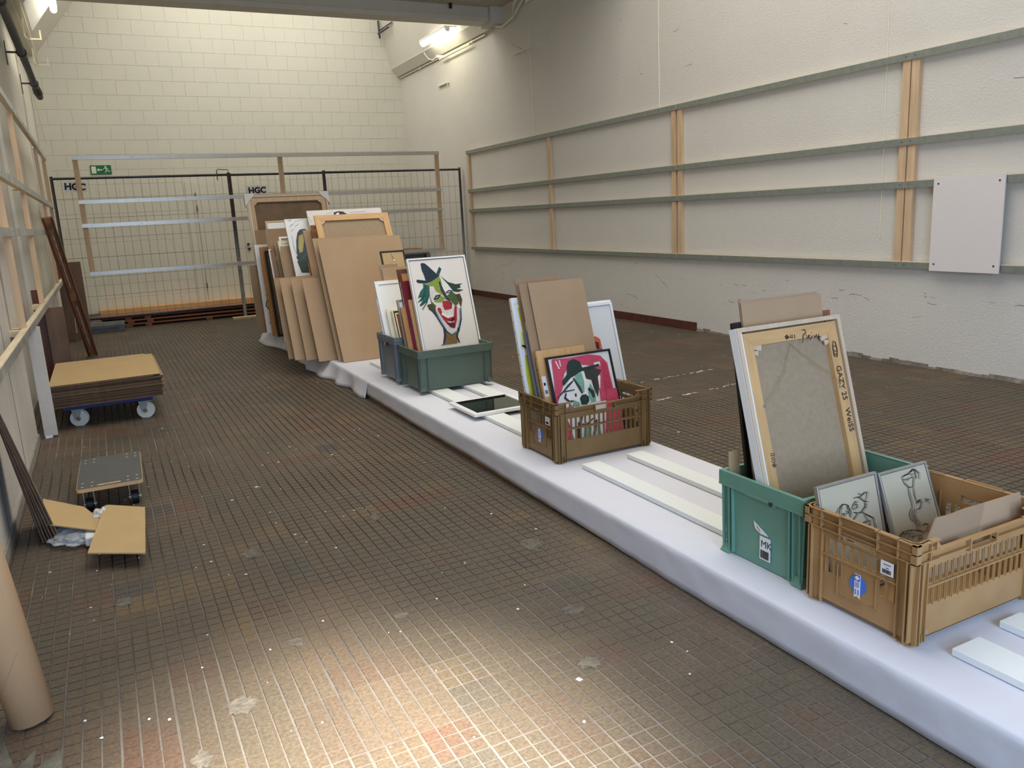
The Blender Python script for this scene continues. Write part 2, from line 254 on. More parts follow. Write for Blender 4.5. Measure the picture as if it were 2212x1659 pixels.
SKETCH_A=[('s','ink',5,[(75,277),(98,287),(117,283),(126,267),(127,242)]),('s','ink',5,[(75,277),(61,261),(52,253)]),('s','ink',5,[(97,286),(84,275),(77,257),(64,246)]),('s','ink',5,[(116,281),(120,258),(123,240)]),('s','ink',5,[(83,256),(91,247),(100,253),(97,258),(87,259)]),('s','ink',5,[(91,276),(94,273)]),('s','ink',5,[(111,274),(114,271)]),('s','ink',5,[(80,242),(92,237),(100,228),(89,226)]),('s','ink',5,[(72,254),(79,240),(80,230)]),('s','ink',5,[(109,265),(114,257),(106,254)]),('s','ink',5,[(151,296),(172,297),(195,279),(208,274)]),('s','ink',5,[(175,295),(202,305),(215,305),(203,280)]),('s','ink',5,[(173,308),(187,301)]),('s','ink',5,[(156,287),(142,276),(137,267),(145,260)]),('s','ink',5,[(149,274),(160,277),(161,267),(150,263)]),('s','ink',5,[(140,254),(152,247),(167,248)]),('s','ink',5,[(195,277),(197,262),(181,250),(166,244)]),('s','ink',5,[(199,271),(196,255)]),('s','ink',5,[(155,244),(135,231),(123,214)]),('s','ink',5,[(173,247),(197,232),(222,217),(225,187),(223,168)]),('s','ink',5,[(147,223),(164,210),(193,214)]),('s','ink',5,[(137,211),(160,196),(192,199)]),('s','ink',5,[(188,210),(206,212),(204,201),(191,194),(187,205)]),('s','ink',5,[(191,194),(194,179)]),('s','ink',5,[(184,235),(196,213)]),('s','ink',5,[(150,154),(187,136),(194,110)]),('s','ink',5,[(87,178),(111,163),(133,168)]),('s','ink',5,[(88,236),(67,233)]),('s','ink',5,[(151,283),(162,284)])]
SKETCH_B=[('s','ink',5,[(103,332),(139,338),(166,350),(188,331),(184,311)]),('s','ink',5,[(103,332),(107,311),(122,294),(143,292),(156,317),(151,333)]),('s','ink',5,[(144,342),(172,347),(171,316)]),('s','ink',5,[(116,337),(159,334)]),('s','ink',5,[(122,323),(151,323)]),('s','ink',5,[(172,349),(167,315)]),('s','ink',5,[(104,324),(131,317)]),('s','ink',5,[(120,294),(116,275),(117,245),(116,225)]),('s','ink',5,[(143,289),(139,265),(142,242)]),('s','ink',5,[(136,236),(153,242),(164,235),(151,218),(136,216)]),('s','ink',5,[(141,240),(158,245),(166,237)]),('s','ink',5,[(110,226),(93,210),(93,191),(113,176)]),('s','ink',5,[(127,223),(115,201),(126,173)]),('s','ink',5,[(115,220),(103,198),(118,180)]),('s','ink',5,[(116,176),(108,148)]),('s','ink',5,[(130,173),(126,154)]),('s','ink',5,[(106,178),(123,164)]),('s','ink',5,[(16,149),(42,160),(84,158),(123,145),(136,132)]),('s','ink',5,[(42,160),(21,143)]),('s','ink',5,[(62,158),(33,138)]),('s','ink',5,[(82,154),(44,130)]),('s','ink',5,[(87,148),(67,123)]),('s','ink',5,[(69,137),(105,136)]),('s','ink',5,[(136,161),(156,164),(165,155),(150,139),(132,140)]),('s','ink',5,[(144,162),(162,160)]),('s','ink',5,[(106,131),(118,132),(120,123),(109,121),(104,127)]),('s','ink',5,[(104,124),(100,106)]),('s','ink',5,[(115,122),(107,101)]),('s','ink',5,[(180,244),(202,235)]),('s','ink',5,[(179,232),(193,239),(197,222)]),('s','ink',5,[(26,156),(66,150)])]
SCRIBBLE=[('s','ink',4,[(309,806),(324,806),(327,794),(313,788),(301,758)]),('s','ink',4,[(327,787),(328,772),(341,785)]),('s','ink',4,[(345,784),(335,773),(343,767),(356,780)]),('s','ink',4,[(364,782),(366,772),(378,781),(380,770)]),('s','ink',4,[(388,783),(388,771),(399,771)]),('s','ink',4,[(354,790),(357,792)]),('s','ink',4,[(392,790),(394,791)]),('s','ink',4,[(222,790),(229,782),(240,788),(232,796),(222,790)]),('s','ink',4,[(233,797),(229,780)]),('s','ink',4,[(220,790),(241,788)]),('s','ink',4,[(250,795),(245,785),(257,786)]),('s','ink',4,[(257,796),(256,781)]),('s','ink',4,[(269,794),(267,780)]),('s','ink',4,[(451,748),(464,743),(467,714),(460,687),(447,692),(447,724),(452,744)]),('s','ink',4,[(451,730),(465,725)]),('s','ink',4,[(447,713),(465,707)]),('s','ink',4,[(447,702),(462,693)])]
STAMP=[('s','stampink',4,[(59,392),(57,384),(73,384),(73,390),(59,392)]),('s','stampink',4,[(58,376),(62,369),(71,370),(68,377),(58,376)]),('s','stampink',4,[(55,367),(62,360),(71,362),(69,369)]),('s','stampink',4,[(56,351),(63,343),(73,348),(66,356),(56,351)]),('s','stampink',4,[(54,351),(74,348)]),('s','stampink',4,[(66,357),(62,341)])]
# ================================================================== THE SETTING
XL, XR, YB, YF = -.62, 5.914, -3.0, 16.17
# floor material: per-tile colour from world position
fm = D.materials.new('floor_tile'); fm.use_nodes = True; nt = fm.node_tree; N = nt.nodes; L = nt.links; bs = N['Principled BSDF']
ge = N.new('ShaderNodeNewGeometry'); sep = N.new('ShaderNodeSeparateXYZ'); L.new(ge.outputs['Position'], sep.inputs[0])
def mth(op, a, b=None, v=None):
    n = N.new('ShaderNodeMath'); n.operation = op
    for i, q in enumerate((a, b if b is not None else v)):
        if q is None: continue
        if isinstance(q, (int, float)): n.inputs[i].default_value = q
        else: L.new(q, n.inputs[i])
    return n.outputs[0]
PX, PY, AX, AY = .15, .156, .4645, 1.615
ix = mth('FLOOR', mth('DIVIDE', mth('SUBTRACT', sep.outputs[0], AX), PX)); iy = mth('FLOOR', mth('DIVIDE', mth('SUBTRACT', sep.outputs[1], AY), PY))
cb = N.new('ShaderNodeCombineXYZ'); L.new(ix, cb.inputs[0]); L.new(iy, cb.inputs[1])
wn = N.new('ShaderNodeTexWhiteNoise'); wn.noise_dimensions = '2D'; L.new(cb.outputs[0], wn.inputs['Vector'])
rp = N.new('ShaderNodeValToRGB'); rp.color_ramp.interpolation = 'CONSTANT'; e = rp.color_ramp.elements
cols = [(0, (100, 86, 70)), (.22, (96, 81, 67)), (.42, (103, 88, 72)), (.60, (104, 77, 63)), (.74, (110, 92, 69)), (.86, (98, 80, 66)), (.972, (80, 75, 70))]
e[0].color = (*lin(cols[0][1]), 1); e[1].position = cols[1][0]; e[1].color = (*lin(cols[1][1]), 1)
for p, c in cols[2:]: k = e.new(p); k.color = (*lin(c), 1)
L.new(wn.outputs['Value'], rp.inputs[0])
ns = N.new('ShaderNodeTexNoise'); ns.inputs['Scale'].default_value = 1.3; ns.inputs['Detail'].default_value = 6; L.new(ge.outputs['Position'], ns.inputs[0])
m1 = N.new('ShaderNodeMixRGB'); m1.blend_type = 'MIX'; rr = N.new('ShaderNodeValToRGB'); rr.color_ramp.elements[0].position = .36; rr.color_ramp.elements[1].position = .54; rr.color_ramp.elements[1].color = (.8, .8, .8, 1)
L.new(ns.outputs[0], rr.inputs[0]); L.new(rr.outputs[0], m1.inputs[0]); L.new(rp.outputs[0], m1.inputs[1]); m1.inputs[2].default_value = (*lin((88, 80, 67)), 1)
n2 = N.new('ShaderNodeTexNoise'); n2.inputs['Scale'].default_value = 90; n2.inputs['Detail'].default_value = 4; L.new(ge.outputs['Position'], n2.inputs[0])
r2 = N.new('ShaderNodeValToRGB'); r2.color_ramp.elements[0].position = .3; r2.color_ramp.elements[0].color = (.72, .72, .72, 1); r2.color_ramp.elements[1].position = .75; r2.color_ramp.elements[1].color = (1.25, 1.22, 1.18, 1); L.new(n2.outputs[0], r2.inputs[0])
m2 = N.new('ShaderNodeMixRGB'); m2.blend_type = 'MULTIPLY'; m2.inputs[0].default_value = 1; L.new(m1.outputs[0], m2.inputs[1]); L.new(r2.outputs[0], m2.inputs[2])
# pale cement smears and grey stains that stay where they are
n4 = N.new('ShaderNodeTexNoise'); n4.inputs['Scale'].default_value = 2.1; n4.inputs['Detail'].default_value = 9; n4.inputs['Roughness'].default_value = .72; L.new(ge.outputs['Position'], n4.inputs[0])
r4 = N.new('ShaderNodeValToRGB'); r4.color_ramp.elements[0].position = .655; r4.color_ramp.elements[1].position = .72; r4.color_ramp.elements[1].color = (.6, .6, .6, 1); L.new(n4.outputs[0], r4.inputs[0])
m4 = N.new('ShaderNodeMixRGB'); L.new(r4.outputs[0], m4.inputs[0]); L.new(m2.outputs[0], m4.inputs[1]); m4.inputs[2].default_value = (*lin((138, 132, 122)), 1)
L.new(m4.outputs[0], bs.inputs['Base Color']); bs.inputs['Roughness'].default_value = .52; bs.inputs['Specular IOR Level'].default_value = .35
bp = N.new('ShaderNodeBump'); bp.inputs['Strength'].default_value = .35; bp.inputs['Distance'].default_value = .004; L.new(n2.outputs[0], bp.inputs['Height']); L.new(bp.outputs[0], bs.inputs['Normal'])
gm = D.materials.new('grout'); gm.use_nodes = True; N2 = gm.node_tree.nodes; L2 = gm.node_tree.links
g1 = N2.new('ShaderNodeTexNoise'); g1.inputs['Scale'].default_value = 1.1; g1.inputs['Detail'].default_value = 8; gg = N2.new('ShaderNodeNewGeometry'); L2.new(gg.outputs['Position'], g1.inputs[0])
g2 = N2.new('ShaderNodeValToRGB'); g2.color_ramp.elements[0].position = .40; g2.color_ramp.elements[0].color = (*lin((62, 54, 46)), 1); g2.color_ramp.elements[1].position = .60; g2.color_ramp.elements[1].color = (*lin((142, 134, 124)), 1)
L2.new(g1.outputs[0], g2.inputs[0]); L2.new(g2.outputs[0], N2['Principled BSDF'].inputs['Base Color']); N2['Principled BSDF'].inputs['Roughness'].default_value = .7
floor = struct(B(XL - .3, XR + .3, YB, YF + .3, -.12, -.0062).build('floor', gm))
CX, CY = PX / 3, PY / 3
def tile_geo(mb, ox, oy, gap, inset, tilt, drop):
    gy = gap * .72
    for i in range(3):
        for j in range(3):
            a = gap * (1.5 if i == 0 else 1) / 2; b = gap * (1.5 if i == 2 else 1) / 2; c = gy * (1.4 if j == 0 else 1) / 2; d = gy * (1.4 if j == 2 else 1) / 2
            x0, x1, y0, y1 = i * CX + a, (i + 1) * CX - b, j * CY + c, (j + 1) * CY - d
            def zz(x, y): return -drop + tilt[0] * (x - PX / 2) + tilt[1] * (y - PY / 2)
            q = [(x0, y0), (x1, y0), (x1, y1), (x0, y1)]; t = [(x0 + inset, y0 + inset), (x1 - inset, y0 + inset), (x1 - inset, y1 - inset), (x0 + inset, y1 - inset)]
            vs = [(ox + x, oy + y, -.0075) for x, y in q] + [(ox + x, oy + y, zz(x, y)) for x, y in t]
            mb.add(vs, [(4, 5, 6, 7), (0, 1, 5, 4), (1, 2, 6, 5), (2, 3, 7, 6), (3, 0, 4, 7)])
variants = []
for k in range(8):
    mb = MB(); rnd = random.Random(k); tile_geo(mb, 0, 0, (.0036, .0044, .0030, .0052)[k % 4], .0012, (rnd.uniform(-.008, .008), rnd.uniform(-.008, .008)), .0006); me = D.meshes.new('tile'); me.from_pydata(mb.v, [], mb.f); me.materials.append(fm); variants.append(me)
cells = []
for i in range(int((XL - AX) / PX) - 2, int((XR - AX) / PX) + 2):
    for j in range(int((YB - AY) / PY) - 1, int((YF - AY) / PY) + 1):
        x, y = AX + i * PX, AY + j * PY
        if x < XL - .15 or x > XR - .01 or y < .2: continue
        d = Vector((x + PX / 2, y + PY / 2, -1.42)); f = d.dot(cf); u = d.dot(cr) / f; v = d.dot(cu_) / f
        vis = abs(u) < .655 and abs(v) < .495 and not (1.7 < x < 2.6 and y < 10.5)
        cells.append((0 if vis else 1, f, i, j, x, y))
cells.sort(); rt = random.Random(3); mb = MB()
for n, (inv, f, i, j, x, y) in enumerate(cells):
    if n < 300:
        o = D.objects.new('tile', variants[rt.randrange(8)]); C.objects.link(o); o.parent = floor; o.location = (x, y, 0)
    elif y < 15.9:
        hid = 1.85 < x < 2.45 and y < 10
        if hid: continue
        tile_geo(mb, x, y, rt.choice((.0036, .0044, .0030, .0052)), .0012, (rt.uniform(-.008, .008), rt.uniform(-.008, .008)), .0006)
tf = mb.build('tile_field', fm, floor); tf['kind'] = 'stuff'
# paler mortar that fills the joints nearly flush in the front part of the floor
import mathutils.noise as mnoise
gf = mat('pale_mortar', (108, 101, 92), .8, .2, 3, .3, 60)
mb = MB(); nx, ny = 42, 90; x0, x1, y0, y1 = XL, 1.9, .2, 5.2
for j in range(ny + 1):
    for i in range(nx + 1):
        x = x0 + (x1 - x0) * i / nx; y = y0 + (y1 - y0) * j / ny
        t = min(1, max(0, (y - 1.5 - .55 * x) / 2.6 + .35 * mnoise.noise(Vector((x * 2.2, y * 1.6, 4))))); mb.v.append((x, y, -.0022 - .0050 * t))
for j in range(ny):
    for i in range(nx): a_ = j * (nx + 1) + i; mb.f.append((a_, a_ + 1, a_ + nx + 2, a_ + nx + 1)); mb.m.append(0)
mb.build('pale_mortar', gf, floor)
cmt = mat('rough_cement', (104, 100, 88), .9, .2, 14, 1.0, 50)
def smear(cx, cy, rx, ry, t, seed, m, nm):
    r_ = random.Random(seed); n = 26; MB().prism([(cx + rx * r_.uniform(.55, 1.1) * math.cos(6.2832 * k / n), cy + ry * r_.uniform(.55, 1.1) * math.sin(6.2832 * k / n)) for k in range(n)], 'z', -.003, t).build(nm, m, floor)
smear(-.42, 2.12, .19, .42, .0015, 1, cmt, 'cement_patch')
sm = mat('cement_smear', (104, 97, 86), .8, .22, 30, .6, 60)
for i, (cx, cy, rx, ry) in enumerate(((.19, 2.33, .055, .06), (.42, 2.62, .03, .04), (.06, 2.13, .03, .045), (.80, 2.60, .028, .035), (1.22, 1.98, .05, .04), (.42, 3.5, .05, .07), (1.02, 3.6, .035, .05), (1.35, 2.3, .05, .05), (-.1, 3.3, .04, .05), (1.5, 2.9, .05, .08))): smear(cx, cy, rx, ry, .0008, i + 20, sm, 'cement_smear')
# paint and plaster chips scattered on the floor
mb = MB(); rc = random.Random(11)
for k in range(170):
    x, y = rc.uniform(-.4, 1.65), rc.triangular(1.2, 9, 2.5)
    if rc.random() < .25: x, y = rc.uniform(2.8, 5.7), rc.uniform(2.5, 9)
    r = rc.uniform(.002, .007) * (1.6 if rc.random() < .12 else 1); n = rc.randint(4, 6); a0 = rc.random() * 6
    mb.prism([(x + r * rc.uniform(.6, 1.2) * math.cos(a0 + 6.283 * q / n), y + r * rc.uniform(.6, 1.2) * math.sin(a0 + 6.283 * q / n)) for q in range(n)], 'z', .0004, .0022)
o = mb.build('paint_chips', mat('chip_white', (226, 222, 214), .8, .08)); tag(o, 'white paint and plaster chips scattered over the brown tile floor', 'debris'); o['kind'] = 'stuff'
# long white chalk-like paint lines on the floor by the right wall
for (x0, y0, x1, y1) in ((2.75, 4.62, 4.4, 4.75), (2.8, 5.25, 4.6, 5.3)):
    mb = MB(); rc = random.Random(int(x1 * 10))
    for k in range(60):
        t = rc.random(); x = x0 + (x1 - x0) * t; y = y0 + (y1 - y0) * t + rc.gauss(0, .012); l = rc.uniform(.01, .05); wd = rc.uniform(.002, .008)
        mb.prism([(x, y - wd), (x + l, y - wd * .6), (x + l * 1.1, y + wd * .5), (x + .005, y + wd)], 'z', .0004, .0012)
    o = mb.build('paint_streak', mat('chip_white', (226, 222, 214))); o.parent = floor; o['kind'] = 'stuff'

# far wall: painted blocks
wf = struct(B(XL - .3, XR + .3, YF + .005, YF + .3, -.1, 6.6).build('wall_far', joint_paint))
BW, BH = .375, .25; bl = []
for r in range(22):
    z = r * BH
    x = XL - .02 - (BW / 2 if r % 2 else 0)
    while x < XR:
        bl.append((z, max(x, XL - .02), min(x + BW, XR + .02))); x += BW
def blockgeo(mb, x0, x1, z0, dy):
    g = .0007; c = .0011; y1 = YF + .006
    q = [(x0 + g, z0 + g), (x1 - g, z0 + g), (x1 - g, z0 + BH - g), (x0 + g, z0 + BH - g)]
    t = [(x0 + g + c, z0 + g + c), (x1 - g - c, z0 + g + c), (x1 - g - c, z0 + BH - g - c), (x0 + g + c, z0 + BH - g - c)]
    mb.add([(x, y1, z) for x, z in q] + [(x, YF - .001 - dy, z) for x, z in t], [(4, 5, 6, 7), (0, 1, 5, 4), (1, 2, 6, 5), (2, 3, 7, 6), (3, 0, 4, 7)])
bl.sort(key=lambda b: -b[0]); rb = random.Random(5); n = 0; rest = MB()
for z, x0, x1 in bl:
    if x1 - x0 < .03: continue
    if 1.3 <= z < 5.3 and n < 300:
        mb = MB(); blockgeo(mb, x0, x1, z, rb.uniform(0, .002)); mb.build('block', block_paint, wf); n += 1
    else: blockgeo(rest, x0, x1, z, rb.uniform(0, .002))
q = rest.build('block_field', block_paint, wf); q['kind'] = 'stuff'
# steel door in the far wall, painted like the wall
d1 = struct(B(1.74, 2.66, YF - .035, YF - .003, .02, 2.08).build('door_1', block_paint, bevel=.003))
mb = MB(); mb.box(1.58, 1.735, YF - .02, YF - .002, 0, 2.24); mb.box(2.665, 2.82, YF - .02, YF - .002, 0, 2.24); mb.box(1.735, 2.665, YF - .02, YF - .002, 2.085, 2.24); mb.build('door_frame', block_paint, d1)
MB().tube([(2.57, YF - .035, 1.07), (2.57, YF - .09, 1.07)], .022, 12).build('door_handle', steel_dark, d1, smooth=False)
MB().tube([(2.58, YF - .035, .98), (2.58, YF - .065, .98)], .026, 12).build('lock_cylinder', steel_dark, d1)
for z in (.3, 1.72, 1.95): MB().tube([(1.737, YF - .045, z), (1.737, YF - .045, z + .1)], .011, 8).build('hinge', steel, d1)

# right wall with uneven base and haunch
mb = MB(); mb.box(XR, XR + .3, YB, YF + .3, -.1, 4.19)
mb.add([(XR, YB, 4.19), (XR, YF, 4.19), (XR + .3, YF, 4.19), (XR + .3, YB, 4.19)], [(0, 1, 2, 3)])
wr = struct(mb.build('wall_right', plaster_rough))
mb = MB(); rs = random.Random(2)   # broken toe of the plaster along the floor
y = .5
while y < 7.0:
    l = rs.uniform(.05, .16); dpt = rs.uniform(.002, .02); hh = rs.uniform(.012, .04)
    mb.hexa([(XR + .01, y, -.004), (XR + .01, y + l, -.004), (XR - dpt, y + l, -.004), (XR - dpt, y, -.004)][::1], [(XR + .01, y, hh + .02), (XR + .01, y + l, hh + .02), (XR - .001, y + l, hh), (XR - .001, y, hh)]); y += l
q = mb.build('plaster_toe', mat('plaster_toe', (128, 120, 108), .95, .2, 20, .6, 60), wr); q['kind'] = 'stuff'
mb = MB(); rs = random.Random(21)   # scuffs and hairline cracks in the plaster
def ws(pts, wd):
    n = len(pts); L_ = [(XR - .0012, y, z + wd / 2) for y, z in pts]; R_ = [(XR - .0012, y + wd * .3, z - wd / 2) for y, z in pts]; mb.add(L_ + R_, [(i, i + 1, n + i + 1, n + i) for i in range(n - 1)])
for k in range(70):
    y = rs.uniform(2.6, 12.8); z = rs.choice((rs.gauss(.55, .04), rs.uniform(.12, .75), rs.uniform(2.7, 4.0))); l = rs.uniform(.02, .10); p = [(y, z)]
    for q in range(3): p.append((p[-1][0] + l / 3, p[-1][1] + rs.gauss(0, .006)))
    ws(p, rs.uniform(.0015, .005))
for y, z, n_, dy, dz in ((8.2, .28, 9, .03, .006), (7.6, .45, 7, .03, .02), (12.1, .55, 9, -.06, .015), (6.4, .3, 8, -.03, -.01), (3.5, 2.15, 7, .03, -.004), (9.4, .52, 3, .004, .05), (8.9, .5, 3, .003, .04), (11.3, 3.9, 6, -.05, -.03), (10.0, 3.95, 6, .04, -.03)):
    p = [(y, z)]
    for q in range(n_): p.append((p[-1][0] + dy * rs.uniform(.5, 1.5), p[-1][1] + dz + rs.gauss(0, .008)))
    ws(p, .004)
q = mb.build('scuff_mark', mat('scuff_grey', (132, 124, 112), .9, .15), wr); q['kind'] = 'stuff'
bb = struct(B(XR - .018, XR, 7.08, YF, 0, .095).build('baseboard_right', brick_red, bevel=.003))
# haunch and inclined reveals of the roof light
def haunch(n, pts, m=plaster): return struct(MB().prism(pts, 'y', 11.9, YF).build(n, m))
haunch('trim_1', [(XR, 4.19), (5.84, 4.19), (5.727, 4.33), (5.727, 4.345), (XR, 4.345)])
haunch('trim_2', [(5.73, 4.34), (5.50, 5.30), (5.28, 6.2), (XR + .3, 6.2), (XR + .3, 4.34)])
haunch('trim_3', [(XL - .3, 4.37), (-.485, 4.37), (-.40, 4.46), (.95, 6.2), (XL - .3, 6.2)])
# left wall: near partition, recessed middle, pier
wl = struct(B(-1.1, -.66, YB, YF + .3, -.1, 6.3).build('wall_left', dirty_white))
B(-.66, -.63, 8.9, 13.25, 0, 4.37).build('pier', plaster, wl)
B(-.66, -.645, 13.9, 16.17, 0, 4.37).build('pier', plaster, wl)
pt = B(-.66, -.56, YB, 6.42, 0, 2.62).build('partition_panel', dirty_white, wl)
B(-.66, -.60, YB, 8.9, 2.64, 4.37).build('wall_upper', plaster, wl)
struct(B(-.565, -.548, YB, 6.40, 0, .055).build('baseboard_left', mat('worn_grey_skirting', (150, 142, 132), .8, .12, 8, .2, 30)))
for y in (3.02, 4.3, 5.4): B(-.56, -.5585, y, y + .004, .06, 2.6).build('panel_joint', dark, wl)
struct(B(XL - .3, XR + .3, YB - .3, YB, 3.2, 4.45).build('wall_back', plaster))
B(XL - .3, .9, YB - .3, YB, -.1, 3.2).build('wall_pier', plaster, D.objects['wall_back']); B(5.0, XR + .3, YB - .3, YB, -.1, 3.2).build('wall_pier', plaster, D.objects['wall_back'])
# ceiling: beam, boarded soffit in front of it, skylights
ce = struct(B(XL - .3, XR + .3, 8.0, 11.62, 4.49, 4.7).build('ceiling', dark))
for k in range(-1, 10):
    x0 = 5.51 - (k + 1) * .595 + .595; x0 = 5.51 + .0 - k * .595
    if x0 < XL - .3: break
    B(x0 + .006, min(x0 + .589, XR + .1), 8.0, 11.70, 4.445, 4.47).build('ceiling_panel', ceil_m, ce)
B(XL - .3, XR + .3, YB - .3, 1.4, 4.445, 4.7).build('ceiling_slab', ceil_m, ce)
bm_ = struct(B(XL - .1, 5.72, 11.62, 11.92, 4.235, 4.56).build('trim_4', beam_m, bevel=.006)); B(XL - .1, 5.74, 11.60, 11.66, 4.30, 4.31).build('beam_lip', beam_m, bm_)
B(5.72, XR, 11.55, 11.95, 4.21, 4.5).build('beam_bearing', beam_m, bm_)
struct(B(XL - .3, XR + .3, 1.3, 1.4, 4.45, 6.4).build('wall_skylight_near', plaster)); struct(B(XL - .3, XR + .3, 8.0, 8.1, 4.7, 6.4).build('wall_skylight_mid', plaster)); struct(B(XL - .3, XR + .3, 11.8, 11.92, 4.5, 6.4).build('wall_skylight_beam', plaster))
struct(B(XR, XR + .3, YB, 11.9, 4.19, 6.4).build('wall_upper_right', plaster))
rf = struct(B(XL - .4, XR + .4, 1.3, YF + .3, 6.4, 6.5).build('ceiling_upper', plaster))
# black hanger and steel mullion ends seen above the beam
B(5.05, 5.09, 11.52, 11.55, 4.37, 4.445).build('hanger_strap', blk, ce)
mb = MB(); mb.tube([(5.46, 16.0, 4.95), (5.50, 15.5, 4.97)], .018); mb.tube([(5.50, 16.05, 5.02), (5.54, 15.4, 5.04)], .012); mb.tube([(5.50, 16.05, 4.88), (5.49, 16.05, 5.2)], .02); q = mb.build('skylight_bar', steel_dark, D.objects['trim_2'])
# ================================================================== BATTEN FRAMES
def rail_x(parent, x0, x1, y, z, front, h=.055, dpt=.035, nm='rail'):     # along x, metal front
    B(x0, x1, y, y + dpt, z, z + h).build('batten', pine_h, parent)
    return B(x0, x1, y - .0018, y, z + .001, z + h - .001).build(nm, front, parent)
fr = thing('batten_frame', 'free hanging frame of pine uprights and bright metal rails in front of the wire fence', 'frame', (0, 13.1, .8))
for z in (.02, .70, 1.03, 1.635):
    for a, b in ((-.15, 2.72), (2.72, 5.38)):
        rail_x(fr, a, b - .002, 0, z - (.0), galv_b)
        if b < 3:
            for k in range(5): MB().tube([(a + .12 + k * .65, -.004, z + .027), (a + .12 + k * .65, -.001, z + .027)], .006, 8).build('screw', steel, fr)
for x in (-.15, 2.685, 5.31): B(x, x + .07, .036, .076, .02, 1.69).build('upright', pine, fr)
def wall_frame(name, label, X, sgn, y0, y1, studs, z=(.81, 1.45, 1.785, 2.43), seams=(), front=galv, hh=.055):
    # X = face towards the room; sgn = +1 wall lies at larger x
    o = thing(name, label, 'frame', (X, 0, 0))
    edges = [y0] + list(seams) + [y1]
    for i, zz in enumerate(z):
        for a, b in zip(edges[:-1], edges[1:]):
            xa, xb = sorted((0, sgn * .036)); B(xa, xb, a + .001, b - .001, zz, zz + hh).build('batten', pine_y, o)
            xa, xb = sorted((-sgn * .0018, 0)); B(xa, xb, a + .002, b - .002, zz + .001, zz + hh - .001 - (.004 if i == 0 else 0)).build('rail', front, o)
    for y in studs:
        xa, xb = sorted((sgn * .036, sgn * .052)); xa, xb = sorted((sgn * .012, sgn * .05))
        zs = sorted(z); g = [(zs[k] + hh, zs[k + 1]) for k in range(len(zs) - 1)]
        for a, b in g: B(xa, xb, y, y + .068, a, b).build('upright', pine, o)
    for y in studs:
        for zz in z:
            MB().tube([(-sgn * .004, y + .035, zz + .03), (-sgn * .0015, y + .035, zz + .03)], .005, 6).build('screw', steel, o)
    return o
wall_frame('batten_frame', 'farthest bay of the right wall framing, ending near the room corner', 5.862, 1, 7.372, 13.07, (13.0, 10.2, 7.40))
wall_frame('batten_frame', 'middle bay of the right wall framing between the single upright and the doubled upright', 5.862, 1, 4.475, 7.368, (4.48, 7.295))
wall_frame('batten_frame', 'nearest bay of the right wall framing carrying the white blank board', 5.862, 1, 1.3, 4.471, (4.40, 1.35))
wall_frame('batten_frame', 'long left wall framing of pine uprights with pale streaked metal rails', -.46, -1, 2.6, 13.0, (12.9, 11.1, 7.93, 5.86, 3.3), z=(.80, 1.425, 1.78, 2.42), seams=(5.5, 8.0, 11.0), front=mat('streaked_galvanised', (184, 188, 184), .35, .18, 6, metal=.5))
for zz, yy in ((.815, 5.9), (.815, 7.9), (1.8, 7.9), (1.8, 12.7)):
    o = B(-.56, -.49, yy - .10, yy + .12, zz + .0, zz + .035).build('spacer_block', pine_y); tag(o, {(.815, 5.9): 'pine spacer block under the lowest left rail above the white painted post', (.815, 7.9): 'pine spacer block on the lowest left rail beside the dark veneer boards', (1.8, 7.9): 'pine spacer block behind the second left rail near the tall upright', (1.8, 12.7): 'pine spacer block behind the far end of the second left rail'}[(zz, yy)], 'wood block', 'spacer blocks of the left wall framing')
# blank white board screwed on the right frame
o = thing('blank_board', 'blank white board screwed at four corners to the right wall rails', 'board', (5.838, 0, 0))
B(0, .012, 3.635, 4.195, .80, 1.522).build('board', mat('board_white', (226, 218, 214), .7, .01), o, bevel=.001)
for y in (3.675, 4.155):
    for z in (.855, 1.47): MB().tube([(-.003, y, z), (.002, y, z)], .007, 10).build('screw', steel_dark, o)

# ================================================================== WIRE FENCE
def fence(label, x0, x1, y, ztop=2.2, zb=.175, posts=True, step=.115, sign=None):
    o = thing('wire_fence', label, 'fence', (x0, y, 0), group='wire site fence panels in front of the far wall'); W = x1 - x0
    for x in (0.02, W - .02): MB().tube([(x, 0, .0), (x, 0, ztop + .03)], .021, 12).build('post', steel, o, smooth=True)
    MB().tube([(.02, 0, ztop), (W - .02, 0, ztop)], .019, 10).build('top_tube', steel_dark, o, smooth=True)
    MB().tube([(.02, 0, zb), (W - .02, 0, zb)], .017, 10).build('bottom_tube', steel_dark, o, smooth=True)
    mb = MB(); k = 1
    while .02 + k * step < W - .03: mb.tube([(.02 + k * step, .0, zb), (.02 + k * step, .0, ztop)], .0019, 4, False); k += 1
    for z in (.22, .505, .785, 1.07, 1.35, 1.635, 1.915): mb.tube([(.02, -.002, z), (W - .02, -.002, z)], .0021, 4, False)
    q = mb.build('wire_mesh', wirem, o); return o
f1 = fence('left wire fence panel with small black lettered sign, ending at the hooked joint post', -.47, 1.97, 13.36)
f2 = fence('middle wire fence panel behind the large canvas, overlapping its neighbours', 1.955, 3.465, 13.405)
f3 = fence('right wire fence panel reaching the corner of the red skirting', 3.425, 5.87, 13.36)
# sign plates
def hgc(x, z, y, label, tilt):
    o = thing('fence_sign', label, 'sign', (x, y, z), (0, tilt, 0))
    B(0, .30, 0, .004, 0, .145).build('plate', mat('sign_plate', (232, 232, 228), .5, .02), o)
    text('HGC', .125, o, (.014, -.001, .03), (HP, 0, 0), mat('sign_black', (18, 18, 18), .6), bold=.006); B(.262, .285, -.002, 0, .03, .056).build('colour_block', mat('sign_olive', (138, 134, 60), .6), o)
hgc(-.32, 2.02, 13.33, 'small HGC sign at the top left of the fence, partly behind a pine upright', .06)
hgc(2.22, 1.88, 13.40, 'small HGC sign on the fence just above the large canvas', -.02)
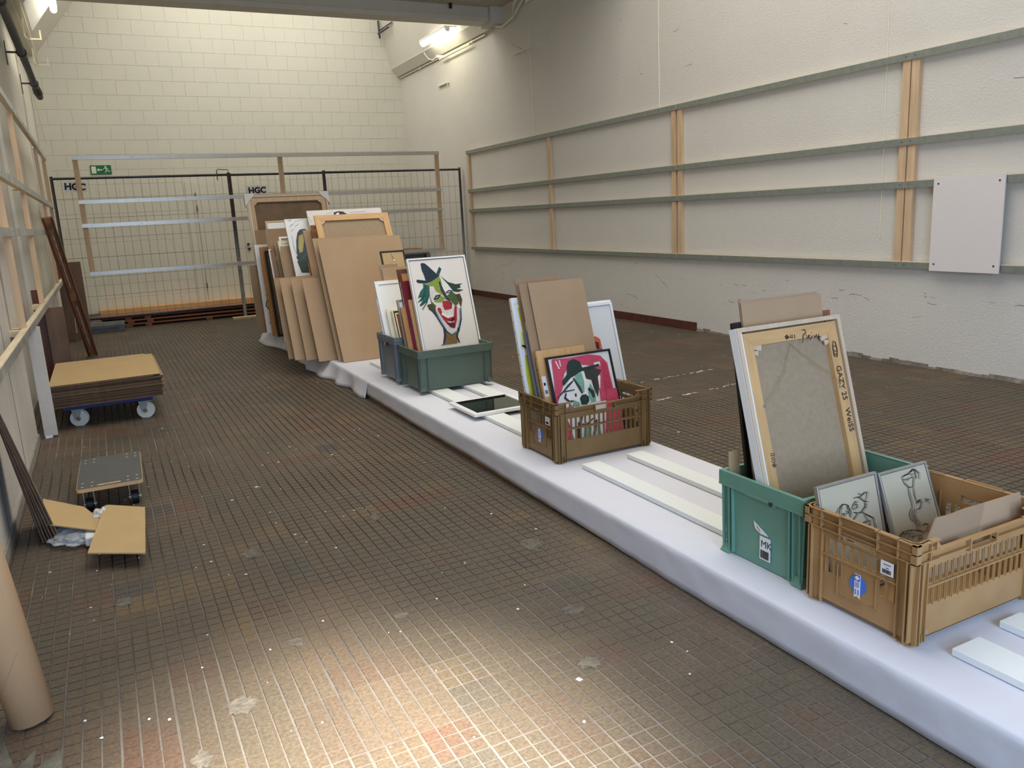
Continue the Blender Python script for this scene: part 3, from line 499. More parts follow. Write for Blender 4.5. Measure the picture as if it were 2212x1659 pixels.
# clamp hook on top of the joint post
o = MB().tube([(1.95, 13.34, 2.22), (1.95, 13.30, 2.27), (1.80, 13.30, 2.28), (1.78, 13.32, 2.27), (1.78, 13.32, 2.12)], .007, 6).build('fence_hook', steel_dark); tag(o, 'bent wire hook over the top of the fence joint post', 'hook')
# fence feet
def foot(x, y, label, w=.62):
    o = thing('ballast_block', label, 'fence foot', (x, y, 0)); mb = MB(); mb.prism([(-.12, 0), (.12, 0), (.12, .10), (.08, .135), (-.08, .135), (-.12, .10)], 'x', 0, w); mb.build('block', greyrub, o, bevel=.008)
    B(.08, w - .08, -.124, -.119, .03, .07).build('recess', steel_dark, o)
foot(-.42, 13.12, 'grey plastic fence foot beside the leaning mahogany rail'); foot(5.42, 13.30, 'grey plastic fence foot against the skirting at the right corner', .46)
# exit sign
o = thing('exit_sign', 'green emergency exit sign with running figure and arrow on the block wall', 'sign', (.075, 16.155, 2.42))
B(0, .33, 0, .01, 0, .155).build('plate', mat('exit_green', (18, 108, 66), .45, .02), o); ew = mat('exit_cream', (232, 236, 208), .5)
B(.018, .09, -.0015, 0, .018, .137).build('door_symbol', ew, o)
mb = MB(); mb.prism([(.10, .078), (.132, .108), (.132, .088), (.185, .088), (.185, .068), (.132, .068), (.132, .048)], 'y', -.0015, 0); mb.build('arrow', ew, o)
mb = MB(); mb.tube([(.242, -.001, .128), (.242, 0, .128)], .014, 12); stroke_mb(mb, [(.238, .110), (.256, .075)], .024, -.0014); stroke_mb(mb, [(.206, .088), (.22, .104), (.24, .108), (.268, .104), (.285, .086)], .011, -.0015); stroke_mb(mb, [(.254, .078), (.285, .052), (.312, .05)], .013, -.0016); stroke_mb(mb, [(.256, .076), (.240, .048), (.222, .024)], .013, -.0017); stroke_mb(mb, [(.206, .088), (.196, .078)], .01, -.0018); mb.build('running_figure', ew, o)
# stack of red brown panels behind the fence
for k in range(3):
    lb = ['lowest red-brown wooden panel of the flat stack behind the fence', 'middle red-brown wooden panel of the flat stack behind the fence', 'topmost red-brown wooden panel of the flat stack behind the fence'][k]
    o = thing('timber_board', lb, 'board', (-.13 + .03 * (k % 2), 13.392 + .008 * k, .056 * k + .018), group='red-brown panels stacked on the floor behind the fence')
    B(0, 2.52, 0, .62, .012, .034).build('board', redwood, o, bevel=.003)
    for x in ((.35, .62) if k else (.35, .62, 1.5)): B(x, x + .09, .0, .62, -.016, .012).build('spacer', redwood, o)
o = B(-.12, 2.6, 15.86, YF - .01, 0, .075).build('threshold_plank', mat('orange_plank', (222, 172, 118), .6, .06, 3)); tag(o, 'pale orange plank lying along the foot of the far wall', 'plank')
o = B(1.72, 2.3, 12.98, 13.12, .0, .03).build('wood_offcut', pine_h); tag(o, 'short pale wood offcut on the floor below the fence joint', 'wood')
# grey shelf with brown tray at the far right corner
o = thing('low_shelf', 'low grey shelf unit behind the right fence panel', 'shelf', (4.86, 15.2, 0)); gs = mat('shelf_grey', (120, 120, 112), .6, .06)
B(0, 1.02, 0, .4, .69, .735).build('top', gs, o)
for x in (0, .45, .97): B(x, x + .05, 0, .4, 0, .69).build('side', gs, o)
B(.05, .45, .3, .33, .3, .69).build('back', dark, o); B(.5, .97, .1, .12, .45, .69).build('drawer', gs, o)
o = thing('wooden_tray', 'brown wooden tray frame lying on the low grey shelf', 'frame', (5.1, 15.25, .737)); mb = MB(); mb.box(0, .66, 0, .03, 0, .07); mb.box(0, .66, .3, .33, 0, .07); mb.box(0, .03, .03, .3, 0, .07); mb.box(.63, .66, .03, .3, 0, .07); mb.build('rim', tanw, o); B(.03, .63, .03, .3, 0, .012).build('paper', whitep, o)

# ================================================================== PLATFORM
mp = mat('pallet_wood', (150, 112, 78), .8, .14, 6, .2, 50); base = None
def pallet(y, label):
    o = thing('pallet', label, 'pallet', (1.792, y, 0), group='wooden pallets under the white cloth')
    for x in (0, .3275, .655): B(x, x + .125, .0, 1.18, 0, .022).build('bottom_board', mp, o)
    for x in (0, .3275, .655):
        for yy in (0, .52, 1.04): B(x + .002, x + .123, yy, yy + .14, .022, .100).build('block', mp, o)
    for k in range(7): B(0, .78, k * .17, k * .17 + .145, .1225, .1395).build('deck_board', mp, o)
    for yy in (0, .52, 1.04): B(0, .78, yy, yy + .14, .100, .1225).build('stringer_board', mp, o)
    return o
p0 = pallet(-.6, 'wooden pallet at the near end under the white cloth')
for k in range(1, 9):
    c = copytree(p0); c.location.y = -.6 + k * 1.2
    c['label'] = 'wooden pallet under the white cloth ' + ('below the big brown crate', 'below the gap between green and olive brown crate', 'below the olive brown slotted crate', 'below the small lying frame', 'below the dark green box', 'below the biggest cardboard sheet', 'below the figure painting', 'below the rearmost large canvas')[k - 1]
import mathutils.noise as mnoise
def cloth(name, label, y0, y1, low, right_low=.02, seed=0, z=.1455, thick=0, flare=None, n=220):
    mb = MB(); prof_n = 0
    for i in range(n + 1):
        y = y0 + (y1 - y0) * i / n; lo, xo = low(y)
        wv = mnoise.noise(Vector((y * 1.3, seed, 0))) * .006 + mnoise.noise(Vector((y * 5, seed, 3))) * .0025
        pr = []
        hs = [0, .2, .4, .6, .8, .93]
        for t in hs:
            zz = lo + (z - .012 - lo) * t; pr.append((1.786 - .006 + (xo) * (1 - t) ** 1.3 + wv * (1 - t) + .003 * mnoise.noise(Vector((y * 9, t * 2, seed))), zz))
        pr += [(1.784, z - .006), (1.790, z - .0015), (1.800, z)]
        for k in range(1, 16):
            x = 1.8 + (2.565 - 1.8) * k / 15; pr.append((x, z + .0015 * abs(mnoise.noise(Vector((x * 3, y * 2, seed + 9)))) ))
        pr += [(2.577, z - .003), (2.584, z - .012), (2.588, z * .5), (2.592 + wv, right_low)]
        if not prof_n: prof_n = len(pr)
        mb.v += [(x, y, zz) for x, zz in pr]
    for i in range(n):
        for k in range(prof_n - 1):
            a = i * prof_n + k; mb.f.append((a, a + prof_n, a + prof_n + 1, a + 1)); mb.m.append(0)
    o = mb.build(name, fabric, None, smooth=True); s = o.modifiers.new('s', 'SOLIDIFY'); s.thickness = .0012; s.offset = 1; tag(o, label, 'cloth'); return o
def low1(y):
    lo = .004 if y < 2.2 else .004 + min(.024, (y - 2.2) * .012) + .004 * math.sin(y * 2.2)
    return max(.003, lo), -.004
cloth('platform_cloth', 'long white fleece cloth stretched over the pallet platform, near part with the foam strips', -.75, 6.42, low1)
def low2(y):
    g = lambda c, r: math.exp(-((y - c) / r) ** 2)
    fl = .022 + .085 * g(7.7, .75) + .15 * g(10.05, .55) + .05 * g(8.7, .3) + .016 * math.sin(y * 13) * (.4 + g(7.0, 1)) + .03 * g(6.25, .1)
    return .005, -fl
cloth('platform_cloth', 'second white fleece cloth with loose folds hanging below the leaning cardboard sheets', 6.18, 10.62, low2, seed=5, z=.147)
# foam strips
def strip(x, w_, y0, y1, label, z=.148, h=.022):
    o = B(x, x + w_, y0, y1, z, z + h).build('foam_strip', foam, None, bevel=.002); tag(o, label, 'foam strip', 'white foam strips on the cloth'); return o
S1 = [(2.005, .10), (2.285, .10)]
strip(2.005, .10, 2.24, 3.28, 'left white foam strip between the slotted brown crate and the bright green crate'); strip(2.285, .10, 2.24, 3.29, 'right white foam strip between the slotted brown crate and the bright green crate')
strip(1.965, .12, .0, 1.272, 'left white foam strip in the near right corner below the big brown crate'); strip(2.215, .10, .0, 1.295, 'right white foam strip in the near right corner below the big brown crate')
strip(2.03, .13, 3.86, 6.9, 'left white foam strip under the dark green box and the small lying frame'); strip(2.29, .13, 3.88, 6.9, 'right white foam strip under the dark green box and the small lying frame')

for i, x in enumerate((-.115, 2.72, 5.345)):
    for z in (1.2, 2.2): MB().tube([(x, .074, z - .8), (x, .262, z - .8 + .01)], .006, 6).build('tie_rod', steel, fr)
# ================================================================== CRATES
def euro(name, label, x, y, z, m, w=.6, d=.4, h=.315, notch=True, rib2=False):
    o = thing(name, label, 'crate', (x, y, z)); t = .004; b = .022; ti = .012
    # body: four tapered walls and a floor
    def ring(x0, x1, y0, y1, zz): return [(x0, y0, zz), (x1, y0, zz), (x1, y1, zz), (x0, y1, zz)]
    zt = h - .052
    for nm, q0, q1 in (('front_wall', (b, w - b, b, b + t), (ti, w - ti, ti, ti + t)), ('back_wall', (b, w - b, d - b - t, d - b), (ti, w - ti, d - ti - t, d - ti)), ('side_wall', (b, b + t, b + t, d - b - t), (ti, ti + t, ti + t, d - ti - t)), ('side_wall', (w - b - t, w - b, b + t, d - b - t), (w - ti - t, w - ti, ti + t, d - ti - t))):
        MB().hexa(ring(*q0, .006), ring(*q1, h - .006)).build(nm, m, o)
    B(b, w - b, b, d - b, .002, .008).build('base', m, o)
    mb = MB()  # rim: outward flange with skirt
    r = 0
    for (x0, x1, y0, y1) in ((0, w, 0, ti + t), (0, w, d - ti - t, d), (0, ti + t, ti + t, d - ti - t), (w - ti - t, w, ti + t, d - ti - t)): mb.box(x0, x1, y0, y1, h - .005, h)
    for (x0, x1, y0, y1) in ((0, w, 0, .003), (0, w, d - .003, d), (0, .003, .003, d - .003), (w - .003, w, .003, d - .003)): mb.box(x0, x1, y0, y1, zt, h - .005)
    for (x0, x1, y0, y1) in ((-.001, w + .001, -.001, .010), (-.001, w + .001, d - .010, d + .001), (-.001, .010, .01, d - .01), (w - .010, w + .001, .01, d - .01)): mb.box(x0, x1, y0, y1, zt - .003, zt + .002)
    mb.build('rim', m, o, bevel=.0012)
    if rib2:
        mb = MB()
        for (x0, x1, y0, y1) in ((-.002, w + .002, -.003, .004), (-.003, .004, 0, d)): mb.box(x0, x1, y0, y1, h - .03, h - .026)
        for k in range(1, 7): mb.box(w * k / 7, w * k / 7 + .003, -.003, .0, zt, h)
        for k in range(1, 5): mb.box(-.003, 0, d * k / 5, d * k / 5 + .003, zt, h)
        mb.build('rim_rib', m, o)
    # vertical ribs
    def vrib(px, py, ax):
        bt = (b - .018, ti - .011)
        if ax == 'f': MB().hexa([(px, b - .014, .01), (px + .004, b - .014, .01), (px + .004, b + .001, .01), (px, b + .001, .01)], [(px, ti - .01, zt), (px + .004, ti - .01, zt), (px + .004, ti + .001, zt), (px, ti + .001, zt)]).build('rib', m, o)
        if ax == 'l': MB().hexa([(b - .014, py, .01), (b - .014, py + .004, .01), (b + .001, py + .004, .01), (b + .001, py, .01)][::-1], [(ti - .01, py, zt), (ti - .01, py + .004, zt), (ti + .001, py + .004, zt), (ti + .001, py, zt)][::-1]).build('rib', m, o)
    for px in (.014, .07, w - .074, w - .018): vrib(px, 0, 'f')
    for py in (.014, .045, .062, d - .066, d - .049, d - .018): vrib(0, py, 'l')
    # flared corner feet
    for cx, cy, sx, sy in ((0, 0, 1, 1), (w, 0, -1, 1), (0, d, 1, -1), (w, d, -1, -1)):
        mb = MB(); q = [(cx + sx * .004, cy + sy * .004), (cx + sx * .05, cy + sy * .004), (cx + sx * .05, cy + sy * b), (cx + sx * b, cy + sy * b), (cx + sx * b, cy + sy * .05), (cx + sx * .004, cy + sy * .05)]
        p2 = [(cx + sx * (b - .006), cy + sy * (b - .006)), (cx + sx * .05, cy + sy * (b - .004)), (cx + sx * .05, cy + sy * b), (cx + sx * b, cy + sy * b), (cx + sx * b, cy + sy * .05), (cx + sx * (b - .004), cy + sy * .05)]
        n = 6; mb.add([(a, c, 0) for a, c in q] + [(a, c, .034) for a, c in p2], [tuple(range(n))[::-1], tuple(range(n, 2 * n))] + [(i, (i + 1) % n, n + (i + 1) % n, n + i) for i in range(n)]); mb.build('corner_foot', m, o)
    if notch:
        mb = MB(); mb.box(-.003, 0, d * .30, d * .34, zt - .010, zt - .004); mb.box(-.002, .012, d * .34, d * .66, zt - .006, zt); mb.build('grip_edge', m, o)
        B(-.0035, -.0005, d * .33, d * .37, zt - .012, zt + .002).build('grip_notch', dark, o)
    return o
g1 = euro('storage_crate', 'bright green solid plastic crate holding the large stretcher seen from behind', 1.912, 1.768, .1475, green)
g2 = euro('storage_crate', 'dark green solid plastic crate holding the smiling clown painting', 1.935, 5.365, .174, green_d, d=.415, h=.298)
g3 = euro('storage_crate', 'grey plastic crate with ribbed rim behind the dark green one, full of white frames', 1.922, 5.835, .174, grey_p, rib2=True, d=.43, h=.345)
MB().box(-.0045, -.0005, .165, .225, .265, .292).build('grip_opening', blk, g3); MB().box(-.006, -.0046, .21, .222, .267, .288).build('card_tag', whitep, g3)
# sticker with marker letters on the green crate
st = thing('x', '', '', (0, 0, 0)); D.objects.remove(st)
def barcode(mb, ax, u0, z0, wid, hgt, n, x, r):
    u = u0
    while u < u0 + wid:
        s_ = r.choice((.0006, .001, .0015)); 
        if ax == 'y': mb.box(x - .0008, x, u, u + s_, z0, z0 + hgt)
        else: mb.box(u, u + s_, x - .0008, x, z0, z0 + hgt)
        u += s_ + r.choice((.0008, .0014))
rr_ = random.Random(4)
sx = .0165
s1 = B(sx - .002, sx, .155, .205, .035, .12).build('sticker', sticker, g1); s1.rotation_euler = (0, 0, 0)
mb = MB(); barcode(mb, 'y', .161, .04, .038, .03, 20, sx - .002, rr_); mb.build('barcode', ink, g1)
text('MK', .036, g1, (sx - .0024, .199, .082), (HP, 0, -HP), mat('marker_green', (20, 70, 66), .5))
s2 = MB().prism([(.235, .165), (.175, .135), (.165, .128), (.2, .128), (.228, .14)], 'x', sx - .003, sx - .001).build('torn_sticker', sticker, g1)
mb = MB(); mb.prism([(.222, .150), (.216, .151), (.2, .137), (.204, .136)], 'x', sx - .0036, sx - .003); mb.build('sticker_print', mat('sticker_red', (196, 120, 100), .6), g1)

def holes_wall(mb, to, U, Z0, Z1, t, holes):
    us = sorted({0, U} | {h[0] for h in holes} | {h[1] for h in holes}); zs = sorted({Z0, Z1} | {h[2] for h in holes} | {h[3] for h in holes})
    for j in range(len(zs) - 1):
        za, zb_ = zs[j], zs[j + 1]; zc = (za + zb_) / 2; run = None
        for i in range(len(us) - 1):
            uc = (us[i] + us[i + 1]) / 2; inh = any(h[0] < uc < h[1] and h[2] < zc < h[3] for h in holes)
            if not inh: run = [us[i], us[i + 1]] if run is None else [run[0], us[i + 1]]
            if (inh or i == len(us) - 2) and run:
                q = to(run[0], run[1], 0, t); mb.box(*q, za, zb_); run = None
def slotted(name, label, x, y, z, m, w=.6, d=.4, h=.315):
    o = thing(name, label, 'crate', (x, y, z)); t = .004; ins = .016; pw = .062
    for cx, cy, sx_, sy_, in ((0, 0, 1, 1), (w, 0, -1, 1), (0, d, 1, -1), (w, d, -1, -1)):       # angled corner posts
        def P(a, b_): return (cx + sx_ * a, cy + sy_ * b_)
        ou = [P(pw, .010), P(.028, .006), P(.012, .012), P(.006, .028), P(.010, pw), P(.014, pw), P(.0105, .030), P(.016, .016), P(.030, .0105), P(pw, .014)]
        bo = [P(pw, .020), P(.034, .014), P(.020, .020), P(.014, .034), P(.020, pw), P(.024, pw), P(.0185, .036), P(.024, .024), P(.036, .0185), P(pw, .024)]
        n = 10; mb = MB(); mb.add([(a, c, .0) for a, c in bo] + [(a, c, h) for a, c in ou], [tuple(range(n))[::-1], tuple(range(n, 2 * n))] + [(i, (i + 1) % n, n + (i + 1) % n, n + i) for i in range(n)])
        mb.build('corner_post', m, o)
        mb = MB()
        for (a, b_), (a2, b2_) in (((pw, .006), (pw + .003, .026)), ((.006, pw), (.026, pw + .003)), ((.028, -.002), (.031, .02)), ((-.002, .028), (.02, .031))):
            p, q = P(a, b_), P(a2, b2_); mb.box(min(p[0], q[0]), max(p[0], q[0]), min(p[1], q[1]), max(p[1], q[1]), .004, h - .055)
        p, q = P(.004, .004), P(.064, .064); bx = [P(.064, .018), P(.03, .006), P(.012, .012), P(.006, .03), P(.018, .064), P(.03, .03)]
        mb.prism(bx, 'z', 0, .004)
        for (a, b_) in ((.018, .010), (.05, .010)): p = P(a, b_); mb.prism([(p[0] - .0015, p[1] - .004), (p[0] + .0015, p[1] - .004), (p[0] + .0015, p[1] + .006), (p[0] - .0015, p[1] + .006)], 'z', .004, .03)
        mb.build('post_rib', m, o)
    # short sides
    sl = []; 
    for k in range(8):
        u = .078 + k * .0312; sl.append((u, u + .0195, .178, .226))
        if k in (0, 1, 6, 7): sl.append((u, u + .0195, .112, .166))
    hand = [(.145, .265, .240, .264)]
    for sx_ in (0, 1):
        fx = (lambda a, b_, p, q: (ins + p, ins + q, a, b_)) if sx_ == 0 else (lambda a, b_, p, q: (w - ins - q, w - ins - p, a, b_))
        mb = MB(); mb2 = MB(); holes_wall(mb2, fx, d, .012, h - .006, t, sl + hand); mb2.build('end_wall', m, o)
        # slat ribs, frame of the hand hole, label panel outline
        for k in range(9):
            u = .0695 + k * .0312; q = fx(u + .0035, u + .0058, -.003, 0); mb.box(*q, .108 if k < 3 or k > 5 else .172, .230)
        q = fx(.066, .334, -.008, 0); mb.box(*q, .169, .1745)
        for a, b_, c, e_ in ((.139, .271, .264, .268), (.139, .271, .236, .240), (.139, .143, .24, .264), (.267, .271, .24, .264)): q = fx(a, b_, -.011, 0); mb.box(*q, c, e_)
        for a, b_, c, e_ in ((.135, .138, .06, .165), (.135, .165, .058, .061), (.185, .225, .052, .055), (.245, .275, .048, .051), (.275, .278, .05, .155)): q = fx(a, b_, -.004, 0); mb.box(*q, c, e_)
        mb.build('end_wall_rib', m, o)
    # long sides
    sl = []
    for k in range(16):
        u = .078 + k * .0283; sl += [(u, u + .0185, .178, .226), (u, u + .0185, .112, .166)]
    hand = [(.245, .355, .248, .276)]
    for sy_ in (0, 1):
        fy = (lambda a, b_, p, q: (a, b_, ins + p, ins + q)) if sy_ == 0 else (lambda a, b_, p, q: (a, b_, d - ins - q, d - ins - p))
        mb = MB(); mb2 = MB(); holes_wall(mb2, fy, w, .012, h - .034, t, sl + hand); mb2.build('side_wall', m, o)
        for k in range(17):
            u = .0685 + k * .0283; q = fy(u + .003, u + .0052, -.003, 0); mb.box(*q, .108, .230)
        q = fy(.066, w - .066, -.008, 0); mb.box(*q, .169, .1745)
        for a, b_, c, e_ in ((.237, .363, .276, .281), (.237, .363, .243, .248), (.237, .242, .248, .276), (.358, .363, .248, .276)): q = fy(a, b_, -.016, 0); mb.box(*q, c, e_)
        q = fy(.10, .5, -.010, 0); mb.box(*q, h - .037, h - .033); q = fy(.1, .242, -.012, 0); mb.box(*q, h - .062, h - .058); q = fy(.358, .5, -.012, 0); mb.box(*q, h - .062, h - .058)
        mb.build('side_wall_rib', m, o)
    # rim with double flange and dividers, one half per end of the crate
    for sx_ in (0, 1):
        mb = MB(); x0, x1 = (0, ins + .002) if sx_ == 0 else (w - ins - .002, w); xa, xb = (ins + .0, .1) if sx_ == 0 else (w - .1, w - ins)
        for zz, th in ((h - .004, .004), (h - .031, .003), (h - .060, .003)):
            mb.box(x0, x1, 0, d, zz, zz + th)
            for y0, y1 in ((0, ins + .002), (d - ins - .002, d)): mb.box(xa, xb, y0, y1, zz, zz + th)
        x0, x1 = (.001, ins) if sx_ == 0 else (w - ins, w - .001)
        for k in (.0, .062, .13, .265, .335, .397): mb.box(x0, x1, k, k + .003, h - .060, h)
        mb.box(*((0, .006) if sx_ == 0 else (w - .006, w)), .14, .26, h - .002, h + .004)
        for y0, y1 in ((.001, ins), (d - ins, d - .001)):
            for k in ((0, .062) if sx_ == 0 else (w - .065, w - .003)): mb.box(k, k + .003, y0, y1, h - .06, h)
            ya, yb_ = (y0, y0 + .006) if y0 < .1 else (y0 + .009, y1)
            mb.prism([(.085, h), (.115, h - .034), (.085, h - .034)] if sx_ == 0 else [(w - .085, h - .034), (w - .115, h - .034), (w - .085, h)], 'y', ya, yb_)
        mb.build('rim', m, o)
    mb2 = MB(); holes_wall(mb2, lambda a, b_, p, q: (a, b_, ins, d - ins), w - ins, .010, .014, 1, [])
    B(ins, w - ins, ins, d - ins, .010, .014).build('base', m, o)
    # stickers on the end wall facing the aisle
    B(ins - .0105, ins - .009, .075, .118, .190, .232).build('sticker', sticker, o); mb = MB(); barcode(mb, 'y', .083, .195, .028, .012, 10, ins - .0105, rr_); mb.box(ins - .0112, ins - .0105, .085, .108, .221, .223); mb.box(ins - .0112, ins - .0105, .09, .1, .211, .213); mb.build('barcode', ink, o)
    c = MB().tube([(ins - .001, .20, .115), (ins - .0025, .20, .115)], .030, 28).build('round_label', mat('label_blue', (74, 124, 214), .4, .02), o)
    MB().prism([(.190, .150), (.211, .150), (.211, .072), (.2005, .078), (.190, .072)], 'x', ins - .0045, ins - .003).build('ribbon_label', sticker, o)
    B(ins - .0052, ins - .0045, .1915, .2095, .128, .148).build('ribbon_print', mat('label_blue_dark', (40, 86, 170), .4), o)
    MB().tube([(ins - .0052, .2005, .138), (ins - .0060, .2005, .138)], .007, 14).build('ribbon_ring', sticker, o)
    mb = MB()
    for k in range(5): mb.box(ins - .0052, ins - .0045, .193, .208, .122 - k * .0035, .1232 - k * .0035)
    for k in range(6):
        mb.box(ins - .0052, ins - .0045, .193, .198, .098 - k * .003, .0995 - k * .003); mb.box(ins - .0052, ins - .0045, .203, .208, .098 - k * .003, .0995 - k * .003)
    mb.build('ribbon_lines', mat('label_blue_dark', (40, 86, 170), .4), o)
    return o
b1 = slotted('slotted_crate', 'large light brown slotted plastic crate in the near right corner with two sketches', 1.895, 1.345, .1475, brown_p)
b2 = slotted('slotted_crate', 'olive brown slotted plastic crate in the middle with the red clown picture', 1.93, 3.395, .1475, brown_p2)
# ================================================================== CRATE CONTENTS
# near brown crate
def sketch(x, yb, w_, h_, ln, data, label):
    o = framed('framed_sketch', label, x, yb, w_, h_, ln, alu, b=.008, t=.016, zb=.164, inner=polyglaze, rec=.003, cat='drawing', iname='sheet')
    rj = random.Random(int(x * 1000)); data = data + [(k_, c_, w2 * .7, [(u_ + rj.gauss(0, 1.6), v_ + rj.gauss(0, 1.6)) for u_, v_ in p_]) for k_, c_, w2, p_ in data + data]; q = paint(o, data, .00042, w_, h_, y=.0022, name='ink_lines'); return o
sketch(1.921, 1.635, .273, 0.362, 14, SKETCH_A, 'silver framed ink sketch of two heads, one with a pointed hat')
sketch(2.200, 1.592, .239, .365, 20.4, SKETCH_B, 'silver framed ink sketch of acrobats balancing above one another')
# cardboard flap lying open in the near crate
o = thing('cardboard_flap', 'open corrugated cardboard flap leaning in the near brown crate, creased across', 'cardboard', (0, 0, 0)); T_ = .005
def slab(mb, q, n, t):
    n = Vector(n).normalized() * t; mb.add([Vector(p) for p in q] + [Vector(p) + n for p in q], [tuple(range(len(q)))[::-1], tuple(range(len(q), 2 * len(q)))] + [(i, (i + 1) % len(q), len(q) + (i + 1) % len(q), len(q) + i) for i in range(len(q))])
def fy_(x, z): return (x, 1.383 + (z - .32) * .155, z)
mb = MB(); slab(mb, [fy_(1.962, .165), fy_(1.985, .165), fy_(1.990, .32), fy_(2.2, .32), fy_(2.285, .487), fy_(2.2, .489), fy_(2.12, .486), fy_(2.062, .489), fy_(1.990, .40)], (0, 1, -.155), T_); mb.build('flap', card2, o)
mb = MB(); slab(mb, [(2.2, 1.383, .32), (2.476, 1.383, .32), (2.476, 1.418, .479), (2.285, 1.409, .487)], (0, 1, -.155), T_); mb.build('flap', card, o)
framed('framed_picture', 'black framed board standing at the very back of the bright green crate', 1.985, 2.052, .38, 0.841, 9, blk, b=.02, t=.014, zb=.158, inner=tanw)
framed('framed_picture', 'brown wooden frame behind the light cardboard in the bright green crate', 2.015, 2.070, .483, 0.840, 9.3, redwood, b=.03, t=.012, zb=.158, inner=tanw)
cardboard(2.025, 2.040, .385, 0.922, 9.6, 'taller cardboard sheet at the back of the bright green crate', m=card, t=.006, zb=.158)
cardboard(2.026, 2.028, .397, 0.915, 10, 'shorter cardboard sheet just behind the big stretcher back', m=card, t=.006, zb=.158)
cardboard(1.945, 2.140, .05, .367, 2, 'narrow pale cardboard strip at the back left corner of the bright green crate', m=card3, t=.004, zb=.158)
canvas('canvas', 'narrow canvas edge with dark tacks squeezed behind the white frame', 1.995, 2.0, .30, .62, 10.5, whitep, t=.016, zb=.158, tacks=True)
framed('framed_picture', 'slim silver grey frame low between canvases in the bright green crate', 1.963, 1.975, .3, 0.490, 11.5, alu, b=.012, t=.012, zb=.158, inner=dark)
o = stretcher_back('framed_painting', 'large stretcher back with linen, hanging wire and black handwriting in the bright green crate', 1.945, 1.895, .508, .845, 15.5, golden, linen, b=.048, t=.02, zb=.158, outer=palewood, ob=.016)
paint(o, SCRIBBLE, .0011, .508, .828, y=.0045, name='handwriting'); paint(o, STAMP, .0009, .508, .828, y=.0045, name='stamp')
text('GAZY 25   WeiSS', .034, o, (.448, .0045, .655), (HP, HP - .035, 0), mat('line_ink', (40, 36, 34)), name='handwriting')
MB().tube([(.069, .003, .559), (.069, .0055, .559)], .007, 12).build('screw_eye', chrome, o); MB().tube([(.449, .003, .575), (.449, .0055, .575)], .006, 12).build('screw_eye', chrome, o)
MB().tube([(.069, .001, .559), (.13, .004, .60), (.20, .010, .67), (.245, .016, .745), (.255, .018, .765), (.30, .012, .72), (.37, .004, .66), (.43, -.001, .615), (.449, .001, .575)], .0011, 5, False).build('hanging_wire', mat('wire_brass', (190, 168, 120), .35, metal=.6), o)
for k in range(12): MB().tube([(.0175, .008, .05 + k * .066), (.0185, .008, .05 + k * .066)], .0035, 8).build('tack', steel_dark, o) if k % 3 != 5 else None
# middle brown crate
canvas_y = canvas('canvas', 'yellow and white painting on canvas with tacked edge, leftmost in the slotted brown crate', 1.956, 3.672, .33, .821, 15, whitep, t=.022, zb=.164, tacks=True); paint(canvas_y, [(k_, c_, w2, [(u_ - 20, v_) for u_, v_ in p_]) for k_, c_, w2, p_ in YELLOW], .001, .33, .821)
framed('framed_picture', 'white framed picture with an orange figure at the right of the slotted brown crate', 2.170, 3.635, .423, .75, 17, whitep, b=.014, t=.016, zb=.164, inner=mat('paper_white', (226, 224, 220), .5, .01)); paint([c for c in C.objects if c.get('label', '').startswith('white framed picture with an orange')][0], ORANGE, .001, .423, .75, y=.004)
framed('framed_picture', 'second thin white frame just behind the one with the orange figure', 2.174, 3.655, .423, .76, 16.6, whitep, b=.012, t=.014, zb=.164)
cardboard(1.996, 3.622, .27, 0.939, 17.5, 'rearmost cardboard sheet standing highest in the slotted brown crate', m=card2, zb=.164)
framed('framed_picture', 'grey board behind the silver frames in the slotted brown crate', 1.984, 3.606, .32, 0.644, 17.2, mat('slate_board', (112, 114, 122), .6), b=.02, t=.012, zb=.164, inner=mat('slate_board', (112, 114, 122)))
framed('framed_picture', 'rear of two thin silver frames in the slotted brown crate', 1.996, 3.588, .31, 0.703, 17.4, alu, b=.008, t=.01, zb=.164); framed('framed_picture', 'front of two thin silver frames in the slotted brown crate', 2.002, 3.574, .31, 0.692, 17.6, alu, b=.008, t=.01, zb=.164)
cardboard(1.988, 3.562, .34, 0.918, 17.8, 'middle cardboard sheet of the slotted brown crate, half hidden by the front sheet', m=card2, zb=.164)
canvas('canvas', 'small canvas with tan stretcher and paper label beside the red clown picture', 1.989, 3.515, .3, .549, 18.0, golden, t=.02, zb=.164, tacks=True)
lab_ = [c for c in C.objects if c.get('label', '').startswith('small canvas with tan')][0]; B(.006, .03, -.0015, 0, .30, .41).build('paper_label', sticker, lab_); B(.010, .022, -.0022, -.0015, .36, .375).build('label_print', ink, lab_); B(.010, .026, -.0022, -.0015, .315, .335).build('label_print', mat('label_grey', (120, 120, 130)), lab_)
cardboard(2.037, 3.545, .346, 0.920, 17.9, 'front and widest cardboard sheet of the slotted brown crate', m=card, zb=.164)
rc_ = framed('framed_painting', 'black framed painting of a clown on a rose red ground in the slotted brown crate', 2.02, 3.462, .404, .519, 18.8, blk, b=.010, t=.02, zb=.164, inner=mat('paper_white', (226, 224, 220))); paint(rc_, REDCLOWN + [('p', 'rose', 0, [(250, 14), (390, 14), (396, 300), (330, 300), (300, 180)]), ('p', 'rose', 0, [(14, 14), (75, 14), (62, 150), (30, 260), (14, 280)]), ('s', 'olivedark', 16, [(90, 20), (110, 120), (150, 190)]), ('p', 'mint', 0, [(120, 30), (150, 20), (190, 110), (160, 150), (135, 90)]), ('s', 'olivedark', 14, [(180, 20), (200, 80), (230, 150)]), ('p', 'mint', 0, [(215, 30), (240, 60), (245, 150), (225, 120)]), ('s', 'maroon', 8, [(110, 150), (160, 130), (210, 160)])], .0012, .404, .519, y=.0045)
